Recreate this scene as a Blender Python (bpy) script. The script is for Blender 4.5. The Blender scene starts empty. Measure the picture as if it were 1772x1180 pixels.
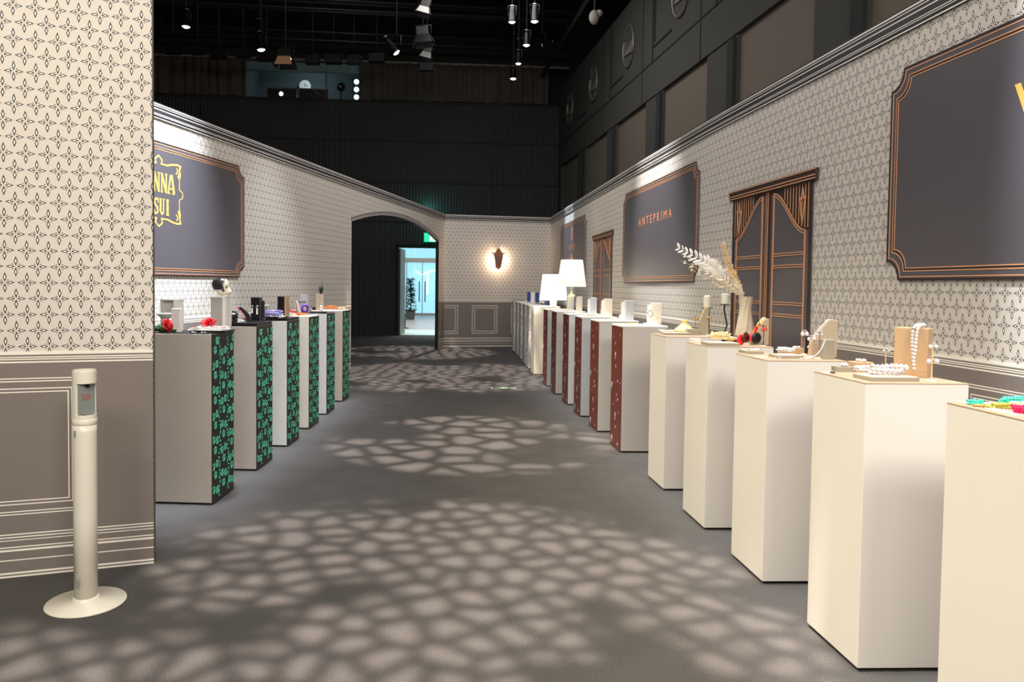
import bpy, math, random
from mathutils import Vector, Matrix
random.seed(7)
C = bpy.context.scene.collection
S = bpy.context.scene
PI = math.pi
# ------------------------------------------------------------------ camera
PITCH, ROLL, FPX, CX, CY, EYE = .0378, .0108, 1326.4756, 799.492, 542.97, 1.5
_f = Vector((0, math.cos(PITCH), -math.sin(PITCH))); _u = Vector((0, math.sin(PITCH), math.cos(PITCH))); _r = Vector((1, 0, 0))
RGT = math.cos(ROLL) * _r + math.sin(ROLL) * _u
UPV = -math.sin(ROLL) * _r + math.cos(ROLL) * _u
cam = bpy.data.objects.new('camera', bpy.data.cameras.new('camera')); C.objects.link(cam)
cam.data.sensor_width = 36; cam.data.lens = 36 * FPX / 1772
cam.data.shift_x = (886 - CX) / 1772; cam.data.shift_y = (CY - 590) / 1772
cam.data.clip_start = .05; cam.data.clip_end = 120
cam.matrix_world = Matrix(((RGT.x, UPV.x, -_f.x, 0), (RGT.y, UPV.y, -_f.y, 0), (RGT.z, UPV.z, -_f.z, EYE), (0, 0, 0, 1)))
S.camera = cam
S.view_settings.view_transform = 'Standard'; S.view_settings.look = 'None'
S.view_settings.gamma = 1; S.view_settings.exposure = 0.30; S.view_settings.use_curve_mapping = False
w = bpy.data.worlds.new('world'); S.world = w; w.use_nodes = True
w.node_tree.nodes['Background'].inputs[0].default_value = (.5, .55, .6, 1)
w.node_tree.nodes['Background'].inputs[1].default_value = .003


def onz(px, py, z=0.0):
    d = RGT * ((px - CX) / FPX) - UPV * ((py - CY) / FPX) + _f
    t = (z - EYE) / d.z
    return Vector((d.x * t, d.y * t, z))


def ony(px, py, Y):
    d = RGT * ((px - CX) / FPX) - UPV * ((py - CY) / FPX) + _f
    return Vector((0, 0, EYE)) + d * (Y / d.y)


def lin(c):
    return tuple(((x / 12.92) if x <= .04045 else ((x + .055) / 1.055) ** 2.4) for x in c)


# ------------------------------------------------------------------ hall lights: ceiling grid lamps, plus added unseen fill areas
def aim(o, tgt):
    o.rotation_euler = (Vector(tgt) - o.location).to_track_quat('-Z', 'Y').to_euler()


def area(name, loc, tgt, sx, sy, power, col=(1, 1, 1)):
    l = bpy.data.lights.new(name, 'AREA'); l.shape = 'RECTANGLE'; l.size = sx; l.size_y = sy; l.energy = power; l.color = col
    o = bpy.data.objects.new(name, l); C.objects.link(o); o.location = loc; aim(o, tgt); return o


def spot(name, loc, tgt, power, deg, blend=.5, col=(1, 1, 1), rad=.06):
    l = bpy.data.lights.new(name, 'SPOT'); l.energy = power; l.spot_size = math.radians(deg); l.spot_blend = blend
    l.color = col; l.shadow_soft_size = rad
    o = bpy.data.objects.new(name, l); C.objects.link(o); o.location = loc; aim(o, tgt); return o


def point(name, loc, power, col=(1, 1, 1), rad=.04):
    l = bpy.data.lights.new(name, 'POINT'); l.energy = power; l.color = col; l.shadow_soft_size = rad
    o = bpy.data.objects.new(name, l); C.objects.link(o); o.location = loc; return o


WARM, COOL = (1, .88, .72), (.84, .92, 1)
area('fill_front', (-1.2, -2.6, 5.2), (.9, 6.5, .9), 3.5, 1.6, 265, (1, .93, .84))  # added soft fill behind the camera for surfaces facing it
area('fill_cross', (1.9, -2.4, 4.6), (-1.9, 6.2, .6), 2.0, 1.4, 210, (1, .93, .84))  # unseen fill, added to lift the fronts of the left pedestals
area('fill_mid', (.1, 5.5, 6.6), (.1, 5.5, 0), 2.2, 9, 140, (1, .94, .87))  # broad overhead fill added for general brightness along the aisle
def strip(name, a, b, wd, z, power, col):
    a, b = Vector(a), Vector(b); c = (a + b) / 2; l = bpy.data.lights.new(name, 'AREA'); l.shape = 'RECTANGLE'; l.size = wd; l.size_y = (b - a).length
    l.energy = power; l.color = col; l.spread = math.radians(11)
    o = bpy.data.objects.new(name, l); C.objects.link(o); o.location = (c.x, c.y, z); o.rotation_euler = (0, 0, math.atan2(-(b.x - a.x), b.y - a.y))
area('fill_aisle_right', (-1.3, 4.3, 4.6), (1.5, 4.3, .1), 9, .6, 58, (1, .88, .62)).data.spread = math.radians(50)  # long unseen area, added to brighten the right pedestals' aisle sides
strip('row_light_left', (-2.05, 4.6), (-1.86, 10.1), .9, 6.2, 34, (.86, .91, 1))
strip('row_light_right', (1.93, 1.4), (1.55, 12.4), .95, 6.3, 36, (.90, .93, 1))
area('fill_far', (.3, 13.2, 7.2), (.4, 14.5, 0), 2.4, 5, 190, (1, .95, .92))  # added overhead fill for the far end of the aisle
spot('partition_wash', (-1.9, .6, 4.4), (-2.6, 3.8, 1.3), 95, 80, .95, (1, .82, .32), .2)
# sign washes : cool profile spots
spot('sign_spot_left', (-1.35, 6.6, 5.6), (-2.95, 7.2, 2.3), 2600, 42, 1.0, COOL, .05)
spot('sign_spot_near', (1.2, 3.2, 5.9), (2.78, 2.7, 2.6), 3000, 38, .7, (.9, .95, 1), .05)
spot('sign_spot_middle', (1.2, 9.9, 6.0), (2.42, 9.6, 2.4), 1800, 38, 1.0, (1, .95, .92), .05)
spot('sign_spot_far', (1.2, 16.4, 6.2), (2.24, 16.2, 2.95), 1500, 22, .6, (.75, .87, 1), .05)
# product spots
for i, yy in enumerate((1.9, 3.3, 4.9, 6.6, 8.6, 10.6, 13.2)):
    spot('product_spot_right', (-.75, yy + .5, 5.6), (1.62 - .035 * yy * .6, yy + .2, .75), 150, 34, .9, (1, .87, .64) if i % 2 else (1, .91, .74), .1)
for i, yy in enumerate((5.2, 7.2, 9.2)):
    spot('product_spot_left', (-1.0, yy - .3, 5.9), (-1.9, yy + .3, 1.0), 480, 38, .8, (.93, .96, 1), .08)


def gobo(name, loc, tgt, power, deg, cell, seed, col=(1, .84, .74), thr=.16, soft=.12, rad=.05):
    o = spot(name, loc, tgt, power, deg, .25, col, rad)
    l = o.data; l.use_nodes = True; nt = l.node_tree; nd = nt.nodes; lk = nt.links
    em = nd.get('Emission')
    tc = nd.new('ShaderNodeTexCoord'); sp = nd.new('ShaderNodeSeparateXYZ'); lk.new(tc.outputs['Normal'], sp.inputs[0])
    def m(op, a, b):
        n = nd.new('ShaderNodeMath'); n.operation = op
        for i, v in enumerate((a, b)):
            if v is None: continue
            if isinstance(v, (int, float)): n.inputs[i].default_value = v
            else: lk.new(v, n.inputs[i])
        return n.outputs[0]
    zz = m('ABSOLUTE', sp.outputs[2], None)
    u = m('DIVIDE', sp.outputs[0], zz); v = m('DIVIDE', sp.outputs[1], zz)
    cb = nd.new('ShaderNodeCombineXYZ'); lk.new(u, cb.inputs[0]); lk.new(v, cb.inputs[1]); cb.inputs[2].default_value = seed
    vo = nd.new('ShaderNodeTexVoronoi'); vo.voronoi_dimensions = '3D'; vo.feature = 'DISTANCE_TO_EDGE'
    vo.inputs['Scale'].default_value = loc[2] / cell; vo.inputs['Randomness'].default_value = .75
    mp = nd.new('ShaderNodeMapping'); lk.new(cb.outputs[0], mp.inputs[0]); mp.inputs['Rotation'].default_value = (0, 0, .35)
    fl = nd.new('ShaderNodeMapping'); lk.new(mp.outputs[0], fl.inputs[0]); fl.inputs['Scale'].default_value = (1, 1, 0)
    fl.inputs['Location'].default_value = (seed * 3.1, seed * 1.7, .01 * seed)
    vo.voronoi_dimensions = '2D'
    lk.new(fl.outputs[0], vo.inputs['Vector'])
    ss = nd.new('ShaderNodeMapRange'); ss.interpolation_type = 'SMOOTHSTEP'
    ss.inputs['From Min'].default_value = max(0, thr - soft); ss.inputs['From Max'].default_value = thr + soft
    lk.new(vo.outputs['Distance'], ss.inputs[0])
    # ragged outline of the leaf breakup
    no = nd.new('ShaderNodeTexNoise'); no.inputs['Scale'].default_value = loc[2] / (cell * 4.5); lk.new(fl.outputs[0], no.inputs['Vector'])
    s2 = nd.new('ShaderNodeMapRange'); s2.interpolation_type = 'SMOOTHSTEP'
    s2.inputs['From Min'].default_value = .38; s2.inputs['From Max'].default_value = .50; lk.new(no.outputs[0], s2.inputs[0])
    lk.new(m('MULTIPLY', ss.outputs[0], s2.outputs[0]), em.inputs['Strength'])
    return o


gobo('leaf_gobo_spot', (.75, 2.7, 6.6), (-.12, 3.45, 0), 4900, 31.5, .20, 1.0)
gobo('leaf_gobo_spot', (.6, 7.0, 6.8), (.1, 7.35, 0), 4000, 24, .36, 2.0)
gobo('leaf_gobo_spot', (-.1, 12.0, 6.9), (-.25, 12.6, 0), 4300, 36, .24, 3.0)
gobo('leaf_gobo_spot', (-.9, 16.8, 6.9), (-1.0, 17.0, 0), 3600, 30, .3, 4.0)


# ------------------------------------------------------------------ node maths helper
class V:
    def __init__(s, nt, sock): s.nt, s.k = nt, sock
    def op(s, o, b=None, c=None, clamp=False):
        n = s.nt.nodes.new('ShaderNodeMath'); n.operation = o; n.use_clamp = clamp
        for i, v in enumerate((s, b, c)):
            if v is None: continue
            if isinstance(v, V): s.nt.links.new(v.k, n.inputs[i])
            else: n.inputs[i].default_value = v
        return V(s.nt, n.outputs[0])
    def __add__(s, b): return s.op('ADD', b)
    def __sub__(s, b): return s.op('SUBTRACT', b)
    def __mul__(s, b): return s.op('MULTIPLY', b)
    def __truediv__(s, b): return s.op('DIVIDE', b)
    def abs(s): return s.op('ABSOLUTE')
    def lt(s, b): return s.op('LESS_THAN', b)
    def gt(s, b): return s.op('GREATER_THAN', b)
    def min(s, b): return s.op('MINIMUM', b)
    def max(s, b): return s.op('MAXIMUM', b)
    def wrap(s, p): return s.op('WRAP', p / 2, -p / 2)


def newmat(name):
    m = bpy.data.materials.new(name); m.use_nodes = True
    return m, m.node_tree, m.node_tree.nodes['Principled BSDF']


MATS = {}
def mat(name, c=(.8, .8, .8), rough=.5, metal=0, spec=.5, emit=0, bump=0, bscale=200, var=0, trans=0, sheen=0):
    if name in MATS: return MATS[name]
    m, nt, b = newmat(name)
    cl = lin(c) + (1,)
    b.inputs['Base Color'].default_value = cl
    b.inputs['Roughness'].default_value = rough; b.inputs['Metallic'].default_value = metal
    b.inputs['Specular IOR Level'].default_value = spec
    if trans: b.inputs['Transmission Weight'].default_value = trans
    if emit: b.inputs['Emission Color'].default_value = cl; b.inputs['Emission Strength'].default_value = emit
    no = nt.nodes.new('ShaderNodeTexNoise'); no.inputs['Scale'].default_value = bscale
    tc = nt.nodes.new('ShaderNodeTexCoord'); nt.links.new(tc.outputs['Object'], no.inputs['Vector'])
    if bump:
        bp = nt.nodes.new('ShaderNodeBump'); bp.inputs['Strength'].default_value = bump; bp.inputs['Distance'].default_value = .01
        nt.links.new(no.outputs[0], bp.inputs['Height']); nt.links.new(bp.outputs[0], b.inputs['Normal'])
    v = var or .03
    mx = nt.nodes.new('ShaderNodeMix'); mx.data_type = 'RGBA'; mx.blend_type = 'MULTIPLY'
    mr = nt.nodes.new('ShaderNodeMapRange'); mr.inputs['To Min'].default_value = 1 - v; mr.inputs['To Max'].default_value = 1 + v * .3
    nt.links.new(no.outputs[0], mr.inputs[0]); mx.inputs[0].default_value = 1
    mx.inputs[6].default_value = cl; nt.links.new(mr.outputs[0], mx.inputs[7]); nt.links.new(mx.outputs[2], b.inputs['Base Color'])
    MATS[name] = m
    return m


def uvnode(nt):
    t = nt.nodes.new('ShaderNodeUVMap'); t.uv_map = 'UVMap'; sp = nt.nodes.new('ShaderNodeSeparateXYZ'); nt.links.new(t.outputs[0], sp.inputs[0])
    return V(nt, sp.outputs[0]), V(nt, sp.outputs[1])


def mixc(nt, fac, a, b):
    mx = nt.nodes.new('ShaderNodeMix'); mx.data_type = 'RGBA'
    nt.links.new(fac.k, mx.inputs[0])
    for i, c in ((6, a), (7, b)):
        if isinstance(c, tuple): mx.inputs[i].default_value = lin(c) + (1,)
        else: nt.links.new(c, mx.inputs[i])
    return mx.outputs[2]


def wallpaper():
    m, nt, b = newmat('wallpaper')
    u, v = uvnode(nt)
    PX, PZ = .0975, .1605
    v = v - 1.1665
    def flower(u, v):
        a = u.wrap(PX).abs(); c = v.wrap(PZ).abs()
        e1 = (a - .024).abs() / .0198 + c.abs() / .0080          # horizontal petal
        e2 = (c - .0272).abs() / .0245 + a.abs() / .0086          # vertical petal
        e = e1.min(e2)
        r = (a * a + c * c).op('SQRT')
        t = (a * .64 - c * .77).abs().lt(.0016).min(r.gt(.0135)).min(r.lt(.0225))
        return e, t
    eA, tA = flower(u, v); eB, tB = flower(u + PX / 2, v + PZ / 2)
    e = eA.min(eB)
    line = (e - .76).abs().lt(.25).max(tA).max(tB)
    fill = e.lt(.52)
    base = mixc(nt, fill, (.84, .815, .785), (.95, .94, .92))
    col = mixc(nt, line, base, (.11, .085, .11))
    nt.links.new(col, b.inputs['Base Color']); b.inputs['Roughness'].default_value = .6; b.inputs['Specular IOR Level'].default_value = .2
    return m


def stripes(nt, v, lst):
    o = None
    for z, h in lst:
        t = (v - z).abs().lt(h); o = t if o is None else o.max(t)
    return o


def wainscot(name, s0):
    m, nt, b = newmat(name)
    u, v = uvnode(nt)
    st = stripes(nt, v, [(1.133, .0075), (1.1135, .003), (1.103, .003), (1.0885, .0038), (.219, .0032), (.204, .003), (.189, .0022), (.154, .003), (.138, .0052), (.088, .0028), (.022, .005), (.005, .0045)])
    uu = (u - s0).wrap(.985).abs(); vv = (v - .663).abs()
    for hw, hh in ((.316, .343), (.302, .329), (.261, .292), (.244, .275)):
        st = st.max((uu - hw).max(vv - hh).abs().lt(.0028))
    col = mixc(nt, st, (.50, .465, .45), (.95, .93, .89))
    nt.links.new(col, b.inputs['Base Color']); b.inputs['Roughness'].default_value = .5; b.inputs['Specular IOR Level'].default_value = .3
    return m


def cornice_mat():
    m, nt, b = newmat('cornice_print')
    u, v = uvnode(nt)
    st = stripes(nt, v, [(3.174, .005), (3.155, .0028), (3.128, .0035), (3.085, .0026), (3.072, .0022), (3.045, .004)])
    blk = stripes(nt, v, [(3.166, .006), (3.148, .004), (3.078, .004), (3.06, .009)])
    c0 = mixc(nt, blk, (.175, .155, .165), (.02, .02, .02))
    col = mixc(nt, st, c0, (.95, .94, .92))
    nt.links.new(col, b.inputs['Base Color']); b.inputs['Roughness'].default_value = .5
    return m


def carpet():
    m, nt, b = newmat('carpet')
    tc = nt.nodes.new('ShaderNodeTexCoord')
    n1 = nt.nodes.new('ShaderNodeTexNoise'); n1.inputs['Scale'].default_value = 160; n1.inputs['Detail'].default_value = 4
    n2 = nt.nodes.new('ShaderNodeTexNoise'); n2.inputs['Scale'].default_value = 3; n2.inputs['Detail'].default_value = 5
    for n in (n1, n2): nt.links.new(tc.outputs['Object'], n.inputs['Vector'])
    f = (V(nt, n1.outputs[0]) - .5) * 1.5 + (V(nt, n2.outputs[0]) - .5) * .5 + V(nt, n2.outputs[0]) * 0 + .5
    # roll seams of the carpet
    sp = nt.nodes.new('ShaderNodeSeparateXYZ'); nt.links.new(tc.outputs['Object'], sp.inputs[0])
    X, Y = V(nt, sp.outputs[0]), V(nt, sp.outputs[1])
    col = mixc(nt, f.op('ADD', 0, clamp=True), (.225, .22, .22), (.385, .375, .37))
    nt.links.new(col, b.inputs['Base Color']); b.inputs['Roughness'].default_value = .95; b.inputs['Specular IOR Level'].default_value = .1
    bp = nt.nodes.new('ShaderNodeBump'); bp.inputs['Strength'].default_value = .5; bp.inputs['Distance'].default_value = .004
    nt.links.new(n1.outputs[0], bp.inputs['Height']); nt.links.new(bp.outputs[0], b.inputs['Normal'])
    return m


def crinkle(name, c1, c2, sc=9):
    m, nt, b = newmat(name)
    tc = nt.nodes.new('ShaderNodeTexCoord'); mp = nt.nodes.new('ShaderNodeMapping'); mp.inputs['Scale'].default_value = (3, 3, .7)
    nt.links.new(tc.outputs['Object'], mp.inputs[0])
    n = nt.nodes.new('ShaderNodeTexNoise'); n.inputs['Scale'].default_value = sc; n.inputs['Detail'].default_value = 6; n.inputs['Distortion'].default_value = 1.6
    nt.links.new(mp.outputs[0], n.inputs['Vector'])
    f = ((V(nt, n.outputs[0]) - .46) * 7).op('ADD', 0, clamp=True)
    nt.links.new(mixc(nt, f, c1, c2), b.inputs['Base Color']); b.inputs['Roughness'].default_value = .5
    return m


def ribbed(name, c, per=.09):
    m, nt, b = newmat(name)
    u, v = uvnode(nt)
    f = (u.wrap(per).abs() * (2 / per))
    nt.links.new(mixc(nt, f, c, tuple(x * .8 for x in c)), b.inputs['Base Color']); b.inputs['Roughness'].default_value = .8
    bp = nt.nodes.new('ShaderNodeBump'); bp.inputs['Distance'].default_value = .03; nt.links.new(f.k, bp.inputs['Height']); nt.links.new(bp.outputs[0], b.inputs['Normal'])
    return m


M_WP = wallpaper(); M_COR = cornice_mat(); M_CARPET = carpet()
M_WHITE = mat('gloss_white', (.92, .90, .875), .16, spec=.5)
M_CREAM = mat('cream_laminate', (.93, .905, .85), .3)
M_GREIGE = mat('greige_laminate', (.83, .80, .765), .22)
M_TOPBEIGE = mat('beige_top_board', (.70, .59, .49), .6)
M_BLACK = mat('black_board', (.06, .06, .065), .35)
M_DARK = mat('matt_black', (.035, .035, .035), .8)
M_BEIGE = mat('beige_suedette', (.70, .635, .55), .8, bump=.2)
M_BEIGE2 = mat('grey_beige_suedette', (.60, .57, .51), .8, bump=.2)
M_WHITEB = mat('white_display_board', (.95, .94, .92), .5)
M_GREYB = mat('pale_grey_board', (.80, .81, .83), .5)
M_PEARL = mat('pearl', (.84, .82, .83), .18, spec=.8)
M_GOLD = mat('gold_metal', (.93, .76, .42), .25, metal=1)
M_PALEGOLD = mat('pale_gold', (.96, .87, .66), .3, metal=.3)
M_SILVER = mat('silver_metal', (.92, .92, .92), .2, metal=.9)
M_RED = mat('red_resin', (.88, .12, .14), .25)
M_CRIMSON = mat('crimson_petal', (.83, .05, .12), .5)
M_MAGENTA = mat('magenta_beads', (.85, .05, .35), .25)
M_TEAL = mat('teal_beads', (.25, .80, .70), .25)
M_OLIVE = mat('olive_glass', (.66, .65, .22), .2)
M_ORANGE = mat('orange_beads', (.95, .50, .18), .3)
M_PURPLE = mat('purple_resin', (.42, .18, .66), .25)
M_LILAC = mat('lilac_beads', (.62, .60, .86), .3)
M_BROWN = mat('brown_resin', (.32, .12, .08), .25)
M_PINK = mat('pink_beads', (.93, .45, .60), .3)
M_GREEN = mat('leaf_green', (.16, .33, .16), .6)
M_DKGREEN = mat('dark_leaf', (.09, .16, .09), .6)
M_SIGN = mat('sign_vinyl', (.335, .32, .345), .42, spec=.8)
M_BRONZE = mat('bronze_print', (.88, .64, .47), .45)
M_COPPER = mat('copper_print', (.93, .60, .42), .45)
M_DKBR = mat('dark_brown_print', (.20, .135, .12), .5)
M_YEL = mat('yellow_lettering', (.95, .74, .38), .45)
M_REDP = mat('brick_red_print', (.44, .20, .165), .4)
M_FLOR = mat('black_floral_ground', (.15, .14, .14), .45)
M_JADE = mat('jade_print', (.40, .93, .76), .45)
M_PLAST = mat('white_plastic', (.90, .88, .83), .3)
M_GREYPL = mat('grey_plastic', (.52, .55, .54), .4)


# ------------------------------------------------------------------ mesh helpers
class MB:
    def __init__(s): s.v, s.f, s.uv = [], [], {}
    def add(s, vs, fs, uvs=None):
        n = len(s.v); s.v += [tuple(v) for v in vs]
        for i, f in enumerate(fs):
            s.f.append([n + j for j in f])
            if uvs: s.uv[len(s.f) - 1] = [uvs[j] for j in f]
    def box(s, c, d, rz=0, ry=0, rx=0):
        R = Matrix.Rotation(rz, 3, 'Z') @ Matrix.Rotation(ry, 3, 'Y') @ Matrix.Rotation(rx, 3, 'X')
        vs = [R @ Vector((x * d[0] / 2, y * d[1] / 2, z * d[2] / 2)) + Vector(c) for x in (-1, 1) for y in (-1, 1) for z in (-1, 1)]
        s.add(vs, [(0, 1, 3, 2), (4, 6, 7, 5), (0, 4, 5, 1), (2, 3, 7, 6), (0, 2, 6, 4), (1, 5, 7, 3)]); return s
    def prism(s, poly, z0, z1, tf=None):
        tf = tf or (lambda p: p)
        n = len(poly)
        vs = [tf(Vector((x, y, z0))) for x, y in poly] + [tf(Vector((x, y, z1))) for x, y in poly]
        s.add(vs, [tuple(range(n))[::-1], tuple(range(n, 2 * n))] + [(i, (i + 1) % n, n + (i + 1) % n, n + i) for i in range(n)]); return s
    def lathe(s, prof, c=(0, 0, 0), n=20, sx=1, sy=1, twist=0):
        vs, fs = [], []
        for k, (r, z) in enumerate(prof):
            for i in range(n):
                a = 2 * PI * i / n + twist * k
                vs.append((c[0] + sx * r * math.cos(a), c[1] + sy * r * math.sin(a), c[2] + z))
        for k in range(len(prof) - 1):
            for i in range(n):
                j = (i + 1) % n; fs.append((k * n + i, k * n + j, (k + 1) * n + j, (k + 1) * n + i))
        fs.append(tuple(range(n))[::-1]); fs.append(tuple(range((len(prof) - 1) * n, len(prof) * n)))
        s.add(vs, fs); return s
    def ball(s, c, r, n=8, m=6, sz=1):
        prof = [(max(r * math.sin(PI * k / m), r * .02), -r * sz * math.cos(PI * k / m)) for k in range(m + 1)]
        return s.lathe(prof, c, n)
    def tube(s, pts, r, n=6, closed=False, rf=None):
        pts = [Vector(p) for p in pts]; N = len(pts); vs, fs = [], []
        for k, p in enumerate(pts):
            t = (pts[(k + 1) % N] - pts[k - 1]) if closed else (pts[min(k + 1, N - 1)] - pts[max(k - 1, 0)])
            t = t.normalized() if t.length > 1e-9 else Vector((0, 0, 1))
            a = t.cross(Vector((0, 0, 1)) if abs(t.z) < .9 else Vector((1, 0, 0))).normalized(); b = t.cross(a)
            rr = r * (rf(k / (N - 1)) if rf else 1)
            for i in range(n):
                q = 2 * PI * i / n; vs.append(p + (a * math.cos(q) + b * math.sin(q)) * rr)
        for k in range(N if closed else N - 1):
            for i in range(n):
                j = (i + 1) % n; k2 = (k + 1) % N; fs.append((k * n + i, k * n + j, k2 * n + j, k2 * n + i))
        if not closed: fs.append(tuple(range(n))[::-1]); fs.append(tuple(range((N - 1) * n, N * n)))
        s.add(vs, fs); return s
    def torus(s, c, R, r, rx=0, rz=0, n=14, m=6, sy=1):
        Rm = Matrix.Rotation(rz, 3, 'Z') @ Matrix.Rotation(rx, 3, 'X')
        return s.tube([Vector(c) + Rm @ Vector((R * math.cos(2 * PI * i / n), sy * R * math.sin(2 * PI * i / n), 0)) for i in range(n)], r, m, True)
    def build(s, name, m, parent=None, smooth=False, loc=None, bevel=0):
        me = bpy.data.meshes.new(name); me.from_pydata(s.v, [], s.f)
        if s.uv:
            ul = me.uv_layers.new(name='UVMap')
            for p in me.polygons:
                if p.index in s.uv:
                    for li, uv in zip(p.loop_indices, s.uv[p.index]): ul.data[li].uv = uv
        me.materials.append(m)
        if smooth:
            for p in me.polygons: p.use_smooth = len(p.vertices) <= 4
        me.update()
        o = bpy.data.objects.new(name, me); C.objects.link(o)
        if parent: o.parent = parent
        if loc: o.location = loc
        if bevel:
            b = o.modifiers.new('bevel', 'BEVEL'); b.width = bevel; b.segments = 2; b.limit_method = 'ANGLE'
        return o


def thing(name, label, cat, loc=(0, 0, 0), rz=0, group=None):
    o = bpy.data.objects.new(name, None); C.objects.link(o); o.empty_display_size = .1
    o.location = loc; o.rotation_euler = (0, 0, rz); o['label'] = label; o['category'] = cat
    if group: o['group'] = group
    return o


def tag(o, label, cat, group=None):
    o['label'] = label; o['category'] = cat
    if group: o['group'] = group
    return o


def struct(o): o['kind'] = 'structure'; return o


def dup(root, loc=None, rz=None, label=None, group=None):
    r = root.copy(); C.objects.link(r)
    if loc is not None: r.location = loc
    if rz is not None: r.rotation_euler = (0, 0, rz)
    if label: r['label'] = label
    if group: r['group'] = group
    for ch in list(root.children):
        c = ch.copy(); C.objects.link(c); c.parent = r
        for g in list(ch.children):
            d = g.copy(); C.objects.link(d); d.parent = c
    return r


# ------------------------------------------------------------------ walls of the set
RW = [(2.166, 19.013), (2.380, 10.4), (2.483, 7.61), (2.66, 4.5), (3.0, -1.5)]
LW = [(-.430, 18.432), (-3.76, 3.5)]
FW = [(-.430, 18.432), (2.166, 19.013)]
NP = [(-1.629, 4.036), (-4.8, 2.93)]
SIDE = {id(RW): -1, id(LW): 1, id(FW): -1, id(NP): 1}


def wlen(W): return sum(math.dist(a, b) for a, b in zip(W, W[1:]))


def WP(W, s, z, off=0):
    for i, (a, b) in enumerate(zip(W, W[1:])):
        L = math.dist(a, b)
        if s <= L + 1e-9 or i == len(W) - 2:
            d = ((b[0] - a[0]) / L, (b[1] - a[1]) / L); k = SIDE[id(W)]
            n = (-d[1] * k, d[0] * k)
            return Vector((a[0] + d[0] * s + n[0] * off, a[1] + d[1] * s + n[1] * off, z))
        s -= L


def wknots(W, s0, s1, step=None):
    ks = [s0, s1]; acc = 0
    for a, b in zip(W, W[1:]):
        acc += math.dist(a, b)
        if s0 < acc < s1: ks.append(acc)
    if step:
        n = max(1, int((s1 - s0) / step)); ks += [s0 + (s1 - s0) * i / n for i in range(n + 1)]
    ks = sorted(ks); out = [ks[0]]
    for k in ks[1:]:
        if k - out[-1] > 1e-5: out.append(k)
    return out


def slab(mb, W, s0, s1, zlo, zhi, off0, off1, step=None):
    """solid strip on wall W between offsets; zlo/zhi numbers or functions of s"""
    fl = zlo if callable(zlo) else (lambda s: zlo); fh = zhi if callable(zhi) else (lambda s: zhi)
    ks = wknots(W, s0, s1, step)
    for i, (a, b) in enumerate(zip(ks, ks[1:])):
        q = []
        for o in (off0, off1):
            for s, zf in ((a, fl), (b, fl), (b, fh), (a, fh)):
                ss = s + (1e-6 if s == a else -1e-6)
                q.append((WP(W, s, zf(ss), o), (s, zf(ss))))
        vs = [x[0] for x in q]; uv = [x[1] for x in q]
        fs = [(3, 2, 1, 0), (4, 5, 6, 7), (0, 1, 5, 4), (2, 3, 7, 6)]
        if i == 0: fs.append((0, 4, 7, 3))
        if i == len(ks) - 2: fs.append((1, 2, 6, 5))
        mb.add(vs, fs, uv)
    return mb


def stroke(mb, W, pts, wd, off0, off1, closed=False):
    """line of width wd along (s,z) points"""
    P = [Vector(p) for p in pts]; N = len(P)
    L = []
    for k in range(N):
        a = P[k - 1] if (closed or k) else P[k]; c = P[(k + 1) % N] if (closed or k < N - 1) else P[k]
        d1 = (P[k] - a); d2 = (c - P[k])
        if d1.length < 1e-9: d1 = d2
        if d2.length < 1e-9: d2 = d1
        d1 = d1.normalized(); d2 = d2.normalized()
        n1 = Vector((-d1.y, d1.x)); n2 = Vector((-d2.y, d2.x)); n = (n1 + n2)
        n = n.normalized() if n.length > 1e-6 else n1
        m = 1 / max(.35, n.dot(n1)); L.append((P[k] + n * wd / 2 * m, P[k] - n * wd / 2 * m))
    for k in range(N if closed else N - 1):
        a, b = L[k]; c, d = L[(k + 1) % N]
        vs = [WP(W, p.x, p.y, off0) for p in (a, b, d, c)] + [WP(W, p.x, p.y, off1) for p in (a, b, d, c)]
        mb.add(vs, [(0, 1, 2, 3), (7, 6, 5, 4), (0, 4, 5, 1), (1, 5, 6, 2), (2, 6, 7, 3), (3, 7, 4, 0)])
    return mb


# ---- right, far and left walls
struct(slab(MB(), RW, 0, wlen(RW), 0, 3.18, -.10, 0).build('wall_right', M_WP))
struct(slab(MB(), FW, 0, wlen(FW), 0, 3.18, -.10, 0).build('wall_far', M_WP))
A0, A1, ASP, AH = .58, 6.25, 2.50, .30
AC, AHW = (A0 + A1) / 2, (A1 - A0) / 2
AR = (AHW ** 2 + AH ** 2) / (2 * AH)
def arch(s, add=0): return ASP + add + AH - AR + math.sqrt(max(AR * AR - (s - AC) ** 2, 0))
lw = MB(); slab(lw, LW, 0, A0, 0, 3.18, -.07, 0); slab(lw, LW, A0, A1, lambda s: arch(s), 3.18, -.07, 0, .12); slab(lw, LW, A1, wlen(LW), 0, 3.18, -.07, 0)
struct(lw.build('wall_left', M_WP))
npw = slab(MB(), NP, 0, wlen(NP), 0, 3.75, -.10, 0)
struct(npw.build('wall_near_left', M_WP))
ab = MB(); pts = [(A0 + (A1 - A0) * i / 40, arch(A0 + (A1 - A0) * i / 40) + .035) for i in range(41)]
stroke(ab, LW, pts, .07, 0, .012); struct(ab.build('trim_1', mat('arch_band', (.45, .42, .43), .5)))
al = MB()
for dz in (.004, .03, .066): stroke(al, LW, [(s, z - .035 + dz) for s, z in pts], .007, .012, .015)
stroke(al, LW, [(A0 - .006, 0), (A0 - .006, ASP)], .012, 0, .004); stroke(al, LW, [(A1 + .006, 0), (A1 + .006, ASP)], .012, 0, .004)
struct(al.build('trim_2', mat('line_white', (.88, .87, .85), .5)))
aj = MB(); slab(aj, LW, A0 - .0, A0 + .012, 0, ASP, -.072, .002); slab(aj, LW, A1 - .012, A1, 0, ASP, -.072, .002)
struct(aj.build('trim_3', M_DARK))
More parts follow.
